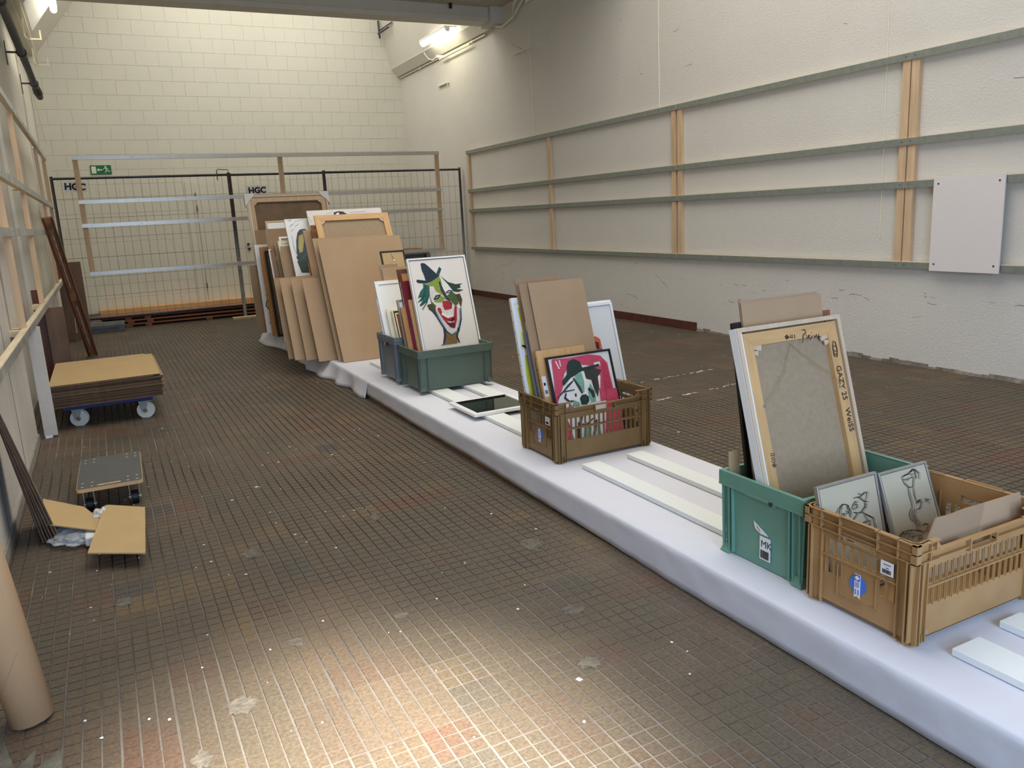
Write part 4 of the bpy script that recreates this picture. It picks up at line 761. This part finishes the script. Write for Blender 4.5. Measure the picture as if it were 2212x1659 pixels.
# small frame with mirror lying on the strips
o = thing('lying_frame', 'small white framed dark glass lying flat on the foam strips', 'mirror', (1.955, 4.46, .171)); w_, h_ = .44, .42
for q in (((0, 0), (w_, 0), (w_ - .035, .035), (.035, .035)), ((w_, 0), (w_, h_), (w_ - .035, h_ - .035), (w_ - .035, .035)), ((w_, h_), (0, h_), (.035, h_ - .035), (w_ - .035, h_ - .035)), ((0, h_), (0, 0), (.035, .035), (.035, h_ - .035))): MB().prism(q, 'z', 0, .020).build('frame_bar', whitep, o, bevel=.003)
B(.036, w_ - .036, .036, h_ - .036, .006, .012).build('glass', mat('dark_glass', (120, 126, 118), .03, 0, metal=.95), o); mb = MB(); mb.box(.033, w_ - .033, .033, .037, .012, .0205); mb.box(.033, .037, .033, h_ - .033, .012, .0205); mb.box(.033, w_ - .033, h_ - .037, h_ - .033, .012, .0205); mb.build('dark_slip', blk, o)
# dark green crate
Zg = .186
framed('framed_picture', 'slim grey white frame at the back left of the dark green crate', 1.975, 5.628, .28, 0.654, 20, alu, b=.014, t=.02, zb=Zg, inner=whitep)
framed('framed_picture', 'brown leather-edged frame standing behind the red canvas in the dark green crate', 2.015, 5.607, .36, 0.895, 20, mahog, b=.03, t=.016, zb=Zg, inner=tanw)
o = lean('board', 'rough raw brown board left of the red canvas in the dark green crate', 'board', 1.982, 5.590, 20, Zg, .012); B(0, .3, 0, .012, 0, .60).build('slab', tanw, o)
o = canvas('canvas', 'dark crimson canvas with pale tacked edge in the dark green crate', 2.012, 5.568, .34, 0.801, 20, pm('crimson'), t=.02, zb=Zg, tacks=True, edge=mat('edge_cream', (220, 206, 192)))
o = canvas('canvas', 'tan stretcher with stamped number left of the clown painting', 2.041, 5.540, .3, 0.657, 21, golden, t=.022, zb=Zg, tacks=True, edge=mat('edge_cream', (220, 206, 192))); text('61', .03, o, (.012, -.001, .09), (HP, -HP, 0), mat('line_stampink', (92, 64, 40)), name='stamp')
o = framed('framed_painting', 'white framed painting of a laughing clown with pointed hat in the dark green crate', 2.055, 5.485, .478, .965, 18.1, whitep, b=.013, t=.034, zb=Zg, inner=mat('canvas_ground', (232, 224, 214), .7, .02, 5)); o.name = 'framed_painting'
mb = MB(); 
for q in ((.013, .465, .014, .017), (.013, .465, .948, .951), (.013, .016, .017, .948), (.462, .465, .017, .948)): mb.box(q[0], q[1], .003, .0062, q[2], q[3])
mb.build('shadow_gap', dark, o)
pc = paint(o, CLOWN, .00105, .478, .965, y=.0052); pc.scale = (1, 1, .974)
# grey crate
framed('framed_picture', 'narrow white frame leftmost in the grey crate', 1.951, 6.050, .3, 0.632, 22, whitep, b=.02, t=.03, zb=Zg)
framed('framed_picture', 'black framed picture back with metal hanger standing highest in the grey crate', 2.077, 6.085, .209, 1.041, 22.5, blk, b=.011, t=.02, zb=Zg, inner=card3)
hg = [c for c in C.objects if c.get('label', '').startswith('black framed picture back')][0]; MB().tube([(.10, .001, 1.02), (.10, -.003, .99), (.104, -.002, .975)], .004, 8).build('hanger', chrome, hg); MB().tube([(.105, .004, .955), (.105, .001, .955)], .009, 14).build('hanger', chrome, hg); B(.09, .122, .002, .005, .915, .925).build('hanger', chrome, hg); B(.095, .101, .002, .005, .905, .935).build('hanger', chrome, hg)
cardboard(2.037, 6.068, .16, 0.931, 22.5, 'darker cardboard strip behind the front sheet of the grey crate', m=card2, zb=Zg); cardboard(2.051, 6.055, .26, 0.902, 22.5, 'cardboard sheet standing in the grey crate in front of the black framed back', m=card, zb=Zg)
framed('framed_picture', 'wide moulded white frame in front of the cardboard in the grey crate', 1.955, 6.005, .34, 0.791, 23.5, whitep, b=.03, t=.032, zb=Zg, inner=mat('mat_white', (236, 236, 230)))
framed('framed_picture', 'cream frame with thin gold edge in the grey crate', 1.998, 5.975, .30, 0.563, 24, creamp, b=.03, t=.014, zb=Zg, inner=mat('mat_white', (236, 236, 230)))
framed('framed_picture', 'cream and black frame around an orange brown picture in the grey crate', 2.032, 5.945, .30, 0.551, 24, creamp, b=.012, t=.02, zb=Zg, inner=mat('rust_picture', (146, 74, 40), .6, .2, 12)); hg = [c for c in C.objects if c.get('label', '').startswith('cream and black frame')][0]
mb = MB(); frame_bars(mb, .276, .521, .008, 0, .004); q = mb.build('black_slip', blk, hg); q.location = (.012, .001, .012); mb = MB(); frame_bars(mb, .258, .503, .012, 0, .004); q = mb.build('cream_slip', creamp, hg); q.location = (.021, .0015, .021)
# ================================================================== FAR PILE ON THE PLATFORM
G = 'cardboard sheets leaning on the far end of the platform'
cardboard(1.853, 7.123, .82, 1.233, 26.7, 'biggest cardboard sheet in front of the far pile, beside the grey crate', m=card, group=G, t=.007)
cardboard(1.832, 7.215, .75, 1.25, 26.8, 'tall narrow-showing cardboard sheet directly behind the biggest one', m=card, group=G)
cardboard(1.681, 7.345, .5, .839, 27, 'first of four low cardboard sheets fanned to the left of the biggest one', m=card, group=G)
cardboard(1.602, 7.50, .5, .825, 25, 'second of four low cardboard sheets fanned to the left', m=card, group=G)
cardboard(1.514, 7.59, .5, .825, 24, 'third of four low cardboard sheets fanned to the left', m=card, group=G)
cardboard(1.478, 7.70, .5, .80, 23.5, 'leftmost dark creased low cardboard sheet of the fan', m=card2, group=G); cardboard(1.493, 7.79, .5, .815, 23, 'low cardboard sheet whose top edge shows behind the fanned four', m=card2, group=G)
o = stretcher_back('stretched_canvas', 'golden stretcher back with linen standing tall behind the biggest cardboard sheet', 1.954, 7.45, .765, 1.47, 27.6, golden, linen, b=.062, t=.022, zb=.16)
framed('framed_picture', 'reddish wooden frame edge left of the golden stretcher back', 1.931, 7.60, .5, 1.37, 27, redwood, b=.03, t=.02, zb=.16, inner=tanw)
cardboard(1.863, 7.68, .5, 1.335, 26.6, 'tall cardboard sheet between the figure painting and the golden stretcher', m=card, group=G)
o = lean('board', 'small rust brown board low beside the figure painting', 'board', 1.875, 7.84, 26, .16, .012); B(0, .3, 0, .012, 0, .955).build('slab', tanw, o)
o = canvas('painting', 'white painting with a black painted head at its top edge, behind the golden stretcher', 2.017, 8.0, .817, 1.535, 27, mat('canvas_ground', (232, 224, 214)), t=.025); paint(o, BIRD, .0012, .817, 1.535)
o = canvas('painting', 'white and blue painting of a dark hooded figure above green', 1.789, 8.1, .52, 1.451, 27, mat('canvas_ground2', (232, 230, 226), .6, .03, 6), t=.022); paint(o, FIGURE, .0013, .52, 1.451)
cardboard(1.717, 8.27, .42, 1.148, 25.8, 'cardboard sheet inside the white frame left of the figure painting', m=card, group=G)
framed('framed_picture', 'white wooden frame holding a cardboard sheet left of the figure painting', 1.716, 8.34, .45, 1.19, 25.6, creamp, b=.035, t=.022, zb=.16)
framed('framed_picture', 'second white frame top peeping behind the white wooden frame', 1.754, 8.46, .45, 1.225, 24.6, whitep, b=.02, t=.02, zb=.16, inner=tanw)
cardboard(1.716, 8.60, .4, 1.20, 24, 'cardboard sheet behind the two white frames', m=card2, group=G); cardboard(1.69, 8.70, .4, 1.19, 23, 'rear cardboard sheet behind the two white frames', m=card2, group=G)
o = stretcher_back('stretched_canvas', 'small salmon coloured canvas back with crumpled paper on its corner', 1.661, 8.77, .14, 1.045, 20.5, whitep, mat('salmon_board', (196, 152, 126), .7, .05), b=.012, t=.014, wedges=False)
mb = MB(); 
for k in range(7): a = k * .9; mb.tube([(.10 + .03 * math.cos(a), -.012, .93 + .04 * math.sin(a)), (.10 + .045 * math.cos(a + 1), -.02, .93 + .05 * math.sin(a + 1))], [.012, .003], 5)
mb.build('crumpled_paper', mat('crumple', (206, 196, 186), .4, .1), o)
framed('framed_picture', 'slim frame stack right of the salmon canvas back', 1.72, 8.83, .25, .99, 20.5, tanw, b=.012, t=.03, zb=.16, inner=linen_dark)
cardboard(1.704, 9.0, .5, 1.27, 20.6, 'cardboard sheet leaning on the wooden picture frame at the back', m=card2, group=G); cardboard(1.72, 9.06, .5, 1.30, 20.4, 'cardboard sheet just in front of the wooden picture frame', m=card2, group=G)
framed('framed_picture', 'pine frame with white inner strip showing above the rear cardboard', 1.757, 9.2, .5, 1.37, 20, pine, b=.02, t=.03, zb=.16, inner=whitep)
framed('framed_picture', 'dark grey and black frame edge right of the tan board', 1.70, 9.32, .3, 1.0, 16, blk, b=.02, t=.05, zb=.148, inner=linen_dark)
o = lean('board', 'tan brown board standing second from left in the far pile', 'board', 1.674, 9.5, 14, .148, .03); B(0, .34, 0, .03, 0, 1.04).build('slab', tanw, o)
o = canvas('painting', 'white canvas with a black line drawing, seen as a narrow strip in the far pile', 1.646, 9.7, .45, 1.049, 12, whitep, t=.02); paint(o, LINEDRAW, .0012, .45, 1.049)
cardboard(1.572, 9.87, .4, .815, 9, 'brown cardboard strip at the far left end of the pile', m=card2, group=G)
cardboard(1.718, 9.95, .5, 1.235, 12, 'cardboard sheet directly in front of the large corner-wrapped canvas', m=card2, group=G)
o = stretcher_back('stretched_canvas', 'largest canvas back with dark linen and white padded corners at the rear', 1.726, 10.2, 1.028, 1.667, 15, pine, linen_dark, b=.055, t=.045, outer=palewood, ob=.03)
for sx_ in (0, 1):
    X0 = -.015 if sx_ == 0 else 1.043; s_ = 1 if sx_ == 0 else -1
    MB().prism([(X0, 1.685), (X0 + s_ * .13, 1.685), (X0 + s_ * .10, 1.64), (X0 + s_ * .03, 1.57), (X0, 1.52)] if 1 else [], 'y', -.012, .07).build('corner_padding', mat('padding', (226, 224, 216), .6, .04, 10, .3, 20), o)
# ================================================================== LEFT SIDE OF THE ROOM
# cardboard stack on a blue transport frame
o = thing('transport_dolly', 'blue steel transport dolly with white nylon wheels under the cardboard stack', 'dolly', (-.40, 6.70, 0))
mb = MB(); mb.box(0, .62, 0, .04, .135, .175); mb.box(0, .62, 1.0, 1.04, .135, .175); mb.box(0, .04, .04, 1.0, .135, .175); mb.box(.58, .62, .04, 1.0, .135, .175); mb.build('frame', blue_p, o, bevel=.003)
for cx, cy in ((.10, .06), (.56, .02), (.10, .96), (.56, .96)):
    wh = MB().tube([(cx - .016, cy, .058), (cx + .016, cy, .058)], .058, 24).build('wheel', nylon, o, bevel=.004) if 0 else None
    c_ = MB(); c_.tube([(cx - .004, cy - .018, .058), (cx + .004, cy + .018, .058)], .058, 28); wq = c_.build('wheel', nylon, o, bevel=.005)
    MB().tube([(cx - .008, cy - .034, .058), (cx - .004, cy - .018, .058)], .016, 12).build('hub', chrome, o)
    mb = MB(); mb.hexa([(cx - .03, cy - .030, .05), (cx - .002, cy - .030, .05), (cx - .002, cy - .026, .05), (cx - .03, cy - .026, .05)], [(cx - .05, cy - .03, .132), (cx + .02, cy - .03, .132), (cx + .02, cy - .026, .132), (cx - .05, cy - .026, .132)]); mb.hexa([(cx - .02, cy + .026, .05), (cx + .01, cy + .026, .05), (cx + .01, cy + .03, .05), (cx - .02, cy + .03, .05)], [(cx - .05, cy + .026, .132), (cx + .03, cy + .026, .132), (cx + .03, cy + .03, .132), (cx - .05, cy + .03, .132)]); mb.box(cx - .05, cx + .05, cy - .04, cy + .04, .129, .135); mb.build('castor_fork', galv, o)
rs = random.Random(9); z = .178
for k in range(24):
    t = .0066; a, b_ = rs.uniform(-.012, .008), rs.uniform(-.012, .012); top = k == 23
    o = thing('cardboard_sheet', 'topmost pale cardboard sheet of the stack on the blue dolly' if top else 'brown cardboard sheet lying %s the stack on the blue dolly' % ('second from the top of' if k == 22 else 'at the bottom of' if k == 0 else 'inside'), 'cardboard', (-.455 + a, 6.60 + b_, z), (0, 0, rs.uniform(-.006, .006)), None if top else 'cardboard sheets stacked on the blue dolly')
    W_, L_ = .755 + rs.uniform(-.012, .012), 1.15
    if k == 22: W_, L_ = .70, 1.26
    B(0, W_, 0, L_, t - .0006, t).build('liner', card3 if k > 21 else card2, o); B(.0, W_, .0, L_, 0, .0006).build('liner', card2, o); B(.002, W_ - .002, .002, L_ - .002, .0006, t - .0006).build('fluting', mat('stack_fluting', (82, 62, 52), .95, .2, 60), o)
    z += t + (.0012 if k in (8, 20, 22) else .0004)
# plywood moving board on castors
o = thing('moving_board', 'anthracite plywood moving board on four black castors beside the cardboard pieces', 'dolly', (-.272, 4.50, 0), (0, 0, -.02))
mb = MB(); r = .022; w_, l_ = .315, .62; pts = []
for cx, cy, a0 in ((w_ - r, r, -90), (w_ - r, l_ - r, 0), (r, l_ - r, 90), (r, r, 180)):
    for k in range(5): a = math.radians(a0 + k * 22.5); pts.append((cx + r * math.cos(a), cy + r * math.sin(a)))
mb.prism(pts, 'z', .121, .139); mb.build('deck', ply_edge, o); mb = MB(); mb.prism([(w_ / 2 + (x - w_ / 2) * .985, l_ / 2 + (y - l_ / 2) * .99) for x, y in pts], 'z', .139, .1402); mb.build('deck_film', ply_top, o)
MB().prism([(.105 + .009 * math.cos(t), .035 + .009 * math.sin(t)) for t in [math.radians(90 + 30 * k) for k in range(7)]] + [(.20 + .009 * math.cos(t), .035 + .009 * math.sin(t)) for t in [math.radians(-90 + 30 * k) for k in range(7)]], 'z', .1395, .1412).build('hand_slot', ply_edge, o)
for cx, cy in ((.05, .07), (w_ - .05, .07), (.05, l_ - .07), (w_ - .05, l_ - .07)):
    for dx in (-.022, .022):
        for dy in (-.035, .035): MB().tube([(cx + dx, cy + dy, .1402), (cx + dx, cy + dy, .1416)], .006, 10).build('bolt', galv_b, o)
    MB().tube([(cx - .017, cy, .035), (cx + .017, cy, .035)], .035, 22).build('wheel', rubber, o, bevel=.004)
    mb = MB(); 
    for s_ in (-1, 1): mb.hexa([(cx + s_ * .024 - .0015, cy - .012, .025), (cx + s_ * .024 + .0015, cy - .012, .025), (cx + s_ * .024 + .0015, cy + .012, .025), (cx + s_ * .024 - .0015, cy + .012, .025)], [(cx + s_ * .024 - .0015, cy - .035, .116), (cx + s_ * .024 + .0015, cy - .035, .116), (cx + s_ * .024 + .0015, cy + .035, .116), (cx + s_ * .024 - .0015, cy + .035, .116)])
    mb.box(cx - .035, cx + .035, cy - .045, cy + .045, .116, .1205); mb.tube([(cx - .03, cy, .035), (cx + .03, cy, .035)], .006, 8); mb.build('castor_fork', galv_b, o)
# waste pieces
def flat_piece(name, label, pts, th, m, cat='cardboard'):
    o = thing(name, label, cat, (0, 0, 0)); mb = MB(); slab(mb, pts, (0, 0, -1), th); mb.build('sheet', m, o); return o
flat_piece('cardboard_piece', 'loose rectangular cardboard piece with torn corners, nearest on the left floor', [(-.222, 3.74, .072), (.0, 3.62, .062), (.020, 4.02, .066), (.03, 4.26, .062), (-.13, 4.37, .074), (-.148, 4.36, .078)], .006, card3)
flat_piece('cardboard_piece', 'loose cardboard piece tucked between the leaning sheets and the moving board', [(-.395, 4.18, .095), (-.19, 4.05, .062), (-.17, 4.20, .058), (-.245, 4.46, .06), (-.43, 4.60, .10)], .006, card3)
o = B(-.24, -.06, 4.0, 4.17, .006, .05).build('foam_block', foam, None, bevel=.008); tag(o, 'white foam block between the two loose cardboard pieces', 'foam')
def blob(name, label, cat, cx, cy, rx, ry, hz, m, seed, sub=3, rough=.25):
    import bmesh
    bm = bmesh.new(); bmesh.ops.create_icosphere(bm, subdivisions=sub, radius=1)
    for v in bm.verts:
        n = mnoise.noise(v.co * 2.2 + Vector((seed, 0, 0))) * rough + mnoise.noise(v.co * 6 + Vector((0, seed, 0))) * rough * .45
        v.co *= 1 + n; v.co = Vector((cx + v.co.x * rx, cy + v.co.y * ry, max(.003, hz * (.45 + v.co.z * .5))))
    me = D.meshes.new(name); bm.to_mesh(me); bm.free(); me.materials.append(m); me.polygons.foreach_set('use_smooth', [True] * len(me.polygons)); o = D.objects.new(name, me); C.objects.link(o); tag(o, label, cat); return o
blob('bubble_wrap', 'crumpled clear bubble wrap sheet lying on the tiles', 'bubble wrap', -.27, 4.15, .115, .13, .055, film, 3, 5, .35)
blob('plastic_wrap', 'small crumpled white plastic beside the moving board wheel', 'plastic', -.165, 4.30, .045, .07, .085, mat('milky_film', (226, 226, 224), .25, .04, 20, .4, 40, alpha=.85), 8, 4, .4)
# three leaning corrugated sheets at the left edge, seen almost edge-on
def edge_sheet(x, y, rz, a, label, m, H_=.70, W_=.3):
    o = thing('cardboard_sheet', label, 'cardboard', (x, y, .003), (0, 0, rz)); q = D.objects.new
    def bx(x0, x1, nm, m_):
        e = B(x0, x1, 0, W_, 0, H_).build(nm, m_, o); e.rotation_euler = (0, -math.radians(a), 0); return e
    bx(0, .0015, 'liner', mat('card_painted_shade', (60, 46, 40), .9, .1)); bx(.0015, .0075, 'fluting', card_edge); bx(.0075, .009, 'liner', m)
dk = mat('card_painted_shade', (60, 46, 40), .9, .1)  # dark colour paints in the shade under and between the leaning sheets
edge_sheet(-.355, 4.170, .17, 12.6, 'outermost leaning sheet at the left edge, nearest the bubble wrap', card3)
edge_sheet(-.368, 4.172, .17, 12.4, 'second leaning sheet from the bubble wrap at the left edge', card2)
edge_sheet(-.382, 4.168, .17, 11.6, 'third leaning sheet, painted shadow-dark, from the bubble wrap at the left edge', dk)
edge_sheet(-.396, 4.174, .165, 10.6, 'fourth leaning sheet, painted shadow-dark, from the bubble wrap at the left edge', dk)
edge_sheet(-.410, 4.170, .16, 9.6, 'fifth leaning sheet, painted shadow-dark, from the bubble wrap at the left edge', dk)
edge_sheet(-.424, 4.178, .155, 8.5, 'innermost leaning sheet, painted shadow-dark, against the left partition', dk)
# cardboard tube
o = thing('cardboard_tube', 'thick kraft cardboard mailing tube leaning in the near left corner', 'tube', (-.372, 2.6, 0)); ax = Vector((-.125, .03, 1.235)).normalized(); q = ax.to_track_quat('Z', 'Y'); o.rotation_euler = q.to_euler(); o.location.z = .0065
mb = MB(); n = 40; R_, ri = .0605, .0525
for z_ in (0, 1.25):
    for rr2 in (R_, ri): mb.v += [(rr2 * math.cos(6.2832 * k / n), rr2 * math.sin(6.2832 * k / n), z_) for k in range(n)]
for k in range(n):
    k2 = (k + 1) % n; mb.f += [(k, k2, 2 * n + k2, 2 * n + k), (n + k2, n + k, 3 * n + k, 3 * n + k2), (k2, k, n + k, n + k2), (2 * n + k, 2 * n + k2, 3 * n + k2, 3 * n + k)]; mb.m += [0] * 4
tb = mb.build('tube_wall', tubem, o)
for p in tb.data.polygons: p.use_smooth = abs(p.normal.z) < .5
for s0 in (0, .3, .6, .9):     # spiral seam
    pts = [(R_ * math.cos(-1.9 + t * 2.6) * 1.001, R_ * math.sin(-1.9 + t * 2.6) * 1.001, s0 + t * .24) for t in [i / 24 for i in range(25)]]; MB().tube(pts, .0006, 4, False).build('spiral_seam', card2, o)
for i, ch in enumerate('76X8X1250mm'):
    a = -2.02 + i * .118; z0 = .315 + i * .0125
    text(ch, .019, o, (R_ * 1.004 * math.cos(a), R_ * 1.004 * math.sin(a), z0), (HP, -.75, a + HP), mat('stamp_grey', (120, 96, 74)), name='printed_mark', ext=.0001)
o = thing('white_board', 'narrow white board standing behind the cardboard tube', 'board', (-.472, 3.26, .002), (0, -math.radians(3.2), 0)); B(0, .012, 0, .11, 0, 1.3).build('slab', whitep, o)
# white painted post under the lowest rail and other pieces
o = thing('painted_post', 'chipped white painted board standing under the lowest left rail', 'post', (-.525, 6.47, 0)); B(0, .085, 0, .03, .015, .80).build('slab', dirty_white, o, bevel=.002); B(.005, .05, -.004, .03, 0, .016).build('chipped_end', whitep, o)
o = thing('painted_post', 'second white strip under the left rail beside the veneer boards', 'post', (-.50, 8.35, 0)); B(0, .02, 0, .04, 0, .798).build('slab', dirty_white, o)
def plank(name, label, x, y, w_, h_, t_, m, ly=0, rz=0, cat='board', z=0.001):
    o = thing(name, label, cat, (x, y, z), (-math.radians(ly), 0, rz)); B(0, w_, 0, t_, 0, h_).build('slab', m, o, bevel=.002); return o
plank('veneer_board', 'walnut veneer board with swirling grain standing behind the cardboard stack', -.50, 8.22, .15, .79, .02, walnut, 0)
plank('veneer_board', 'narrower reddish brown board left of the swirling walnut board', -.585, 8.30, .09, .95, .02, mahog, 0)
plank('veneer_board', 'white footed brown board behind the lowest left rail', -.60, 8.45, .10, .30, .02, dirty_white, 0)
plank('veneer_board', 'tall dark brown panel standing before the fence post in the far left corner', -.53, 12.30, .115, 1.26, .03, walnut, 0)
plank('veneer_board', 'dark brown panel with plain face beside the tall one in the left corner', -.41, 12.5, .17, 1.05, .03, mat('brown_panel', (120, 90, 64), .6, .1, 3), 0)
# long moulded mahogany rail leaning against the left framing
p0_, p1_ = Vector((-.225, 10.62, .012)), Vector((-.425, 9.75, 1.60))
d_ = (p1_ - p0_); Ln = d_.length; o = thing('moulded_rail', 'long glossy mahogany rail with recessed panel strips leaning against the left framing', 'rail', p0_); zx = d_.normalized(); xx = Vector((1, 0, 0)); xx = (xx - zx * xx.dot(zx)).normalized(); yx = zx.cross(xx)
o.rotation_euler = Matrix((xx, yx, zx)).transposed().to_euler()
B(-.045, .045, 0, .018, 0, Ln).build('back', mahog2, o); B(-.055, -.03, -.02, .018, 0, Ln).build('moulding', mahog, o, bevel=.005); B(.032, .052, -.02, .018, 0, Ln).build('moulding', mahog, o, bevel=.005)
for a, b_ in ((0, .06), (.78, .88), (1.72, Ln)): B(-.03, .032, -.012, 0, a, min(b_, Ln)).build('cross_piece', mahog2, o)
for a, b_ in ((.10, .72), (.92, 1.66)): MB().prism([(-.004, a), (.004, a + .04), (.006, b_ - .05), (-.002, b_)], 'y', -.003, .0).build('worn_streak', mat('worn_streak', (196, 176, 156), .5, .3, 20), o)
# ================================================================== WALL AND CEILING FITTINGS
def lamp(label, x, y0, y1, z, lx, group=None):
    o = thing('fluorescent_lamp', label, 'lamp', (x, y0, z)); L_ = y1 - y0
    B(-.05, .05, 0, L_, .035, .075).build('housing', whitep, o, bevel=.008)
    mb = MB(); mb.tube([(0, .02, 0), (0, .05, 0), (0, L_ - .05, 0), (0, L_ - .02, 0)], [.03, .042, .042, .03], 16); mb.build('diffuser', MATS.get('lamp_glow') or emis('lamp_glow', (255, 250, 226), 16), o, smooth=True)
    for y in (-.012, L_ - .012): MB().tube([(0, y, .022), (0, y + .02, .022)], .04, 16).build('end_cap', whitep, o)
    return o
lamp('glowing fluorescent lamp below the inclined reveal at the top centre', 5.52, 12.75, 13.9, 4.345, 0)
lamp('glowing fluorescent lamp at the upper left edge of the picture', -.085, 12.0, 13.5, 4.47, 0)
o = MB().prism([(-.40, 4.19), (-.385, 4.18), (-.13, 4.53), (-.15, 4.55)], 'y', 11.9, 13.45).build('lamp_reflector', whitep); tag(o, 'sloping white reflector plate beside the upper left lamp', 'reflector')
for x, y0, y1, z, l in ((5.50, 12.8, 12.86, 4.38, 'small bracket behind the top centre lamp, near end'), (5.50, 13.4, 13.46, 4.38, 'small bracket behind the top centre lamp, far end')):
    o = B(x, 5.72, y0, y1, z + .03, z + .05).build('lamp_bracket', whitep); tag(o, l, 'bracket')
o = thing('cable_conduit', 'thin painted conduit along the haunch of the right wall', 'pipe', (0, 0, 0))
MB().tube([(5.885, 12.1, 4.165), (5.885, 16.1, 4.165)], .013, 8).build('pipe', creamp, o, smooth=True); MB().tube([(5.84, 12.6, 4.12), (5.84, 13.9, 4.12)], .016, 8).build('pipe', creamp, o, smooth=True)
for y in (12.6, 13.9, 15): B(5.87, 5.91, y - .015, y + .015, 4.14, 4.19).build('clip', creamp, o)
MB().tube([(5.55, 13.9, 4.32), (5.57, 13.95, 4.22), (5.66, 14.0, 4.14), (5.76, 14.05, 4.13), (5.82, 14.0, 4.18), (5.86, 14.1, 4.15)], .009, 8).build('cable', whitep, o, smooth=True)
B(5.70, 5.88, 13.70, 13.72, 4.11, 4.15).build('bracket', whitep, o)
o = thing('corner_conduit', 'white looped conduit around the beam bearing at the top of the right wall', 'pipe', (0, 0, 0))
MB().tube([(5.87, 11.7, 4.20), (5.85, 11.45, 4.14), (5.85, 11.1, 4.19), (5.87, 10.85, 4.34), (5.88, 10.75, 4.40)], .014, 8).build('pipe', creamp, o, smooth=True)
MB().tube([(5.83, 11.05, 4.20), (5.83, 11.0, 4.36), (5.84, 10.92, 4.40), (5.86, 10.80, 4.40), (5.87, 10.7, 4.38), (5.87, 10.72, 4.28)], .016, 8).build('loop', creamp, o, smooth=True)
MB().tube([(5.87, 10.7, 4.32), (5.86, 10.2, 4.33), (5.86, 9.9, 4.29), (5.87, 9.4, 4.33), (5.88, 8.5, 4.38)], .018, 8).build('pipe', creamp, o, smooth=True)
def wbracket(y0, y1, z, label):
    o = thing('wall_bracket', label, 'bracket', (XR, y0, z)); B(-.035, 0, 0, y1 - y0, 0, .012).build('shelf_plate', creamp, o); B(-.035, -.03, 0, .02, -.05, 0).build('tab', creamp, o)
wbracket(13.72, 14.18, 3.70, 'small painted metal bracket on the right wall below the top centre lamp'); wbracket(10.72, 11.2, 3.70, 'small painted metal bracket high on the right wall right of the lamp')
for y, z0, l in ((10.70, 2.50, 'thin white cable running down the right wall above the far bay'), (7.72, 2.5, 'thin white cable running down the right wall above the middle bay'), (4.72, 1.05, 'thin white cable running down behind the doubled upright')):
    o = MB().tube([(XR - .004, y, z0), (XR - .004, y + .01, 3.2), (XR - .004, y, 4.1)], .004, 6).build('wall_cable', creamp); tag(o, l, 'cable')
# left wall pipe
o = thing('heating_pipe', 'dark grey pipe on stand-off brackets high along the left wall', 'pipe', (0, 0, 0))
MB().tube([(-.47, 5, 3.50), (-.47, 13.9, 3.50)], .042, 14).build('pipe', mat('pipe_grey', (92, 94, 90), .6, .06), o, smooth=True)
MB().tube([(-.47, 13.85, 3.50), (-.46, 14.0, 3.46), (-.45, 14.2, 3.42)], [.05, .06, .045], 12).build('end_cap', blk, o)
for y in (8.9, 11.3, 13.5): MB().tube([(-.47, y - .03, 3.5), (-.47, y + .03, 3.5)], .055, 14).build('clamp', blk, o); B(-.625, -.5, y - .01, y + .01, 3.49, 3.51).build('stand_off', steel_dark, o); B(-.629, -.62, y - .02, y + .02, 3.36, 3.62).build('wall_plate', steel_dark, o)
# cable hooks
for k, y in enumerate((9.6, 11.2, 13.6, 15.6)):
    o = thing('cable_hook', ['nearest white hook of the cable tray hooks at the upper left', 'second white hook of the cable tray hooks at the upper left', 'third white hook of the cable tray hooks at the upper left', 'farthest white hook of the cable tray hooks at the upper left'][k], 'hook', (-.50, y, 4.10), group='cable tray hooks on the left'); mb = MB()
    mb.prism([(0, .27), (0, .04), (.035, 0), (.21, 0), (.21, .13), (.19, .13), (.19, .02), (.045, .02), (.02, .05), (.02, .27)], 'y', 0, .03); mb.build('hook', creamp, o)
o = MB().tube([(-.42, 5.0, 4.14), (-.42, 11.2, 4.13), (-.43, 13.6, 4.13), (-.44, 15.6, 4.13)], .012, 8).build('tray_cable', creamp, None, smooth=True); tag(o, 'white cable lying in the cable tray hooks at the upper left', 'cable')
for a, l in ((((-.56, 8, 4.2), (-.55, 13, 3.9), (-.52, 15.8, 2.9)), 'thin pale wire hanging along the left wall toward the far corner'), (((-.60, 6, 4.3), (-.50, 16.1, 4.36)), 'thin pale wire stretched straight below the left soffit')):
    o = MB().tube(a, .004, 5).build('wire', creamp); tag(o, l, 'wire')
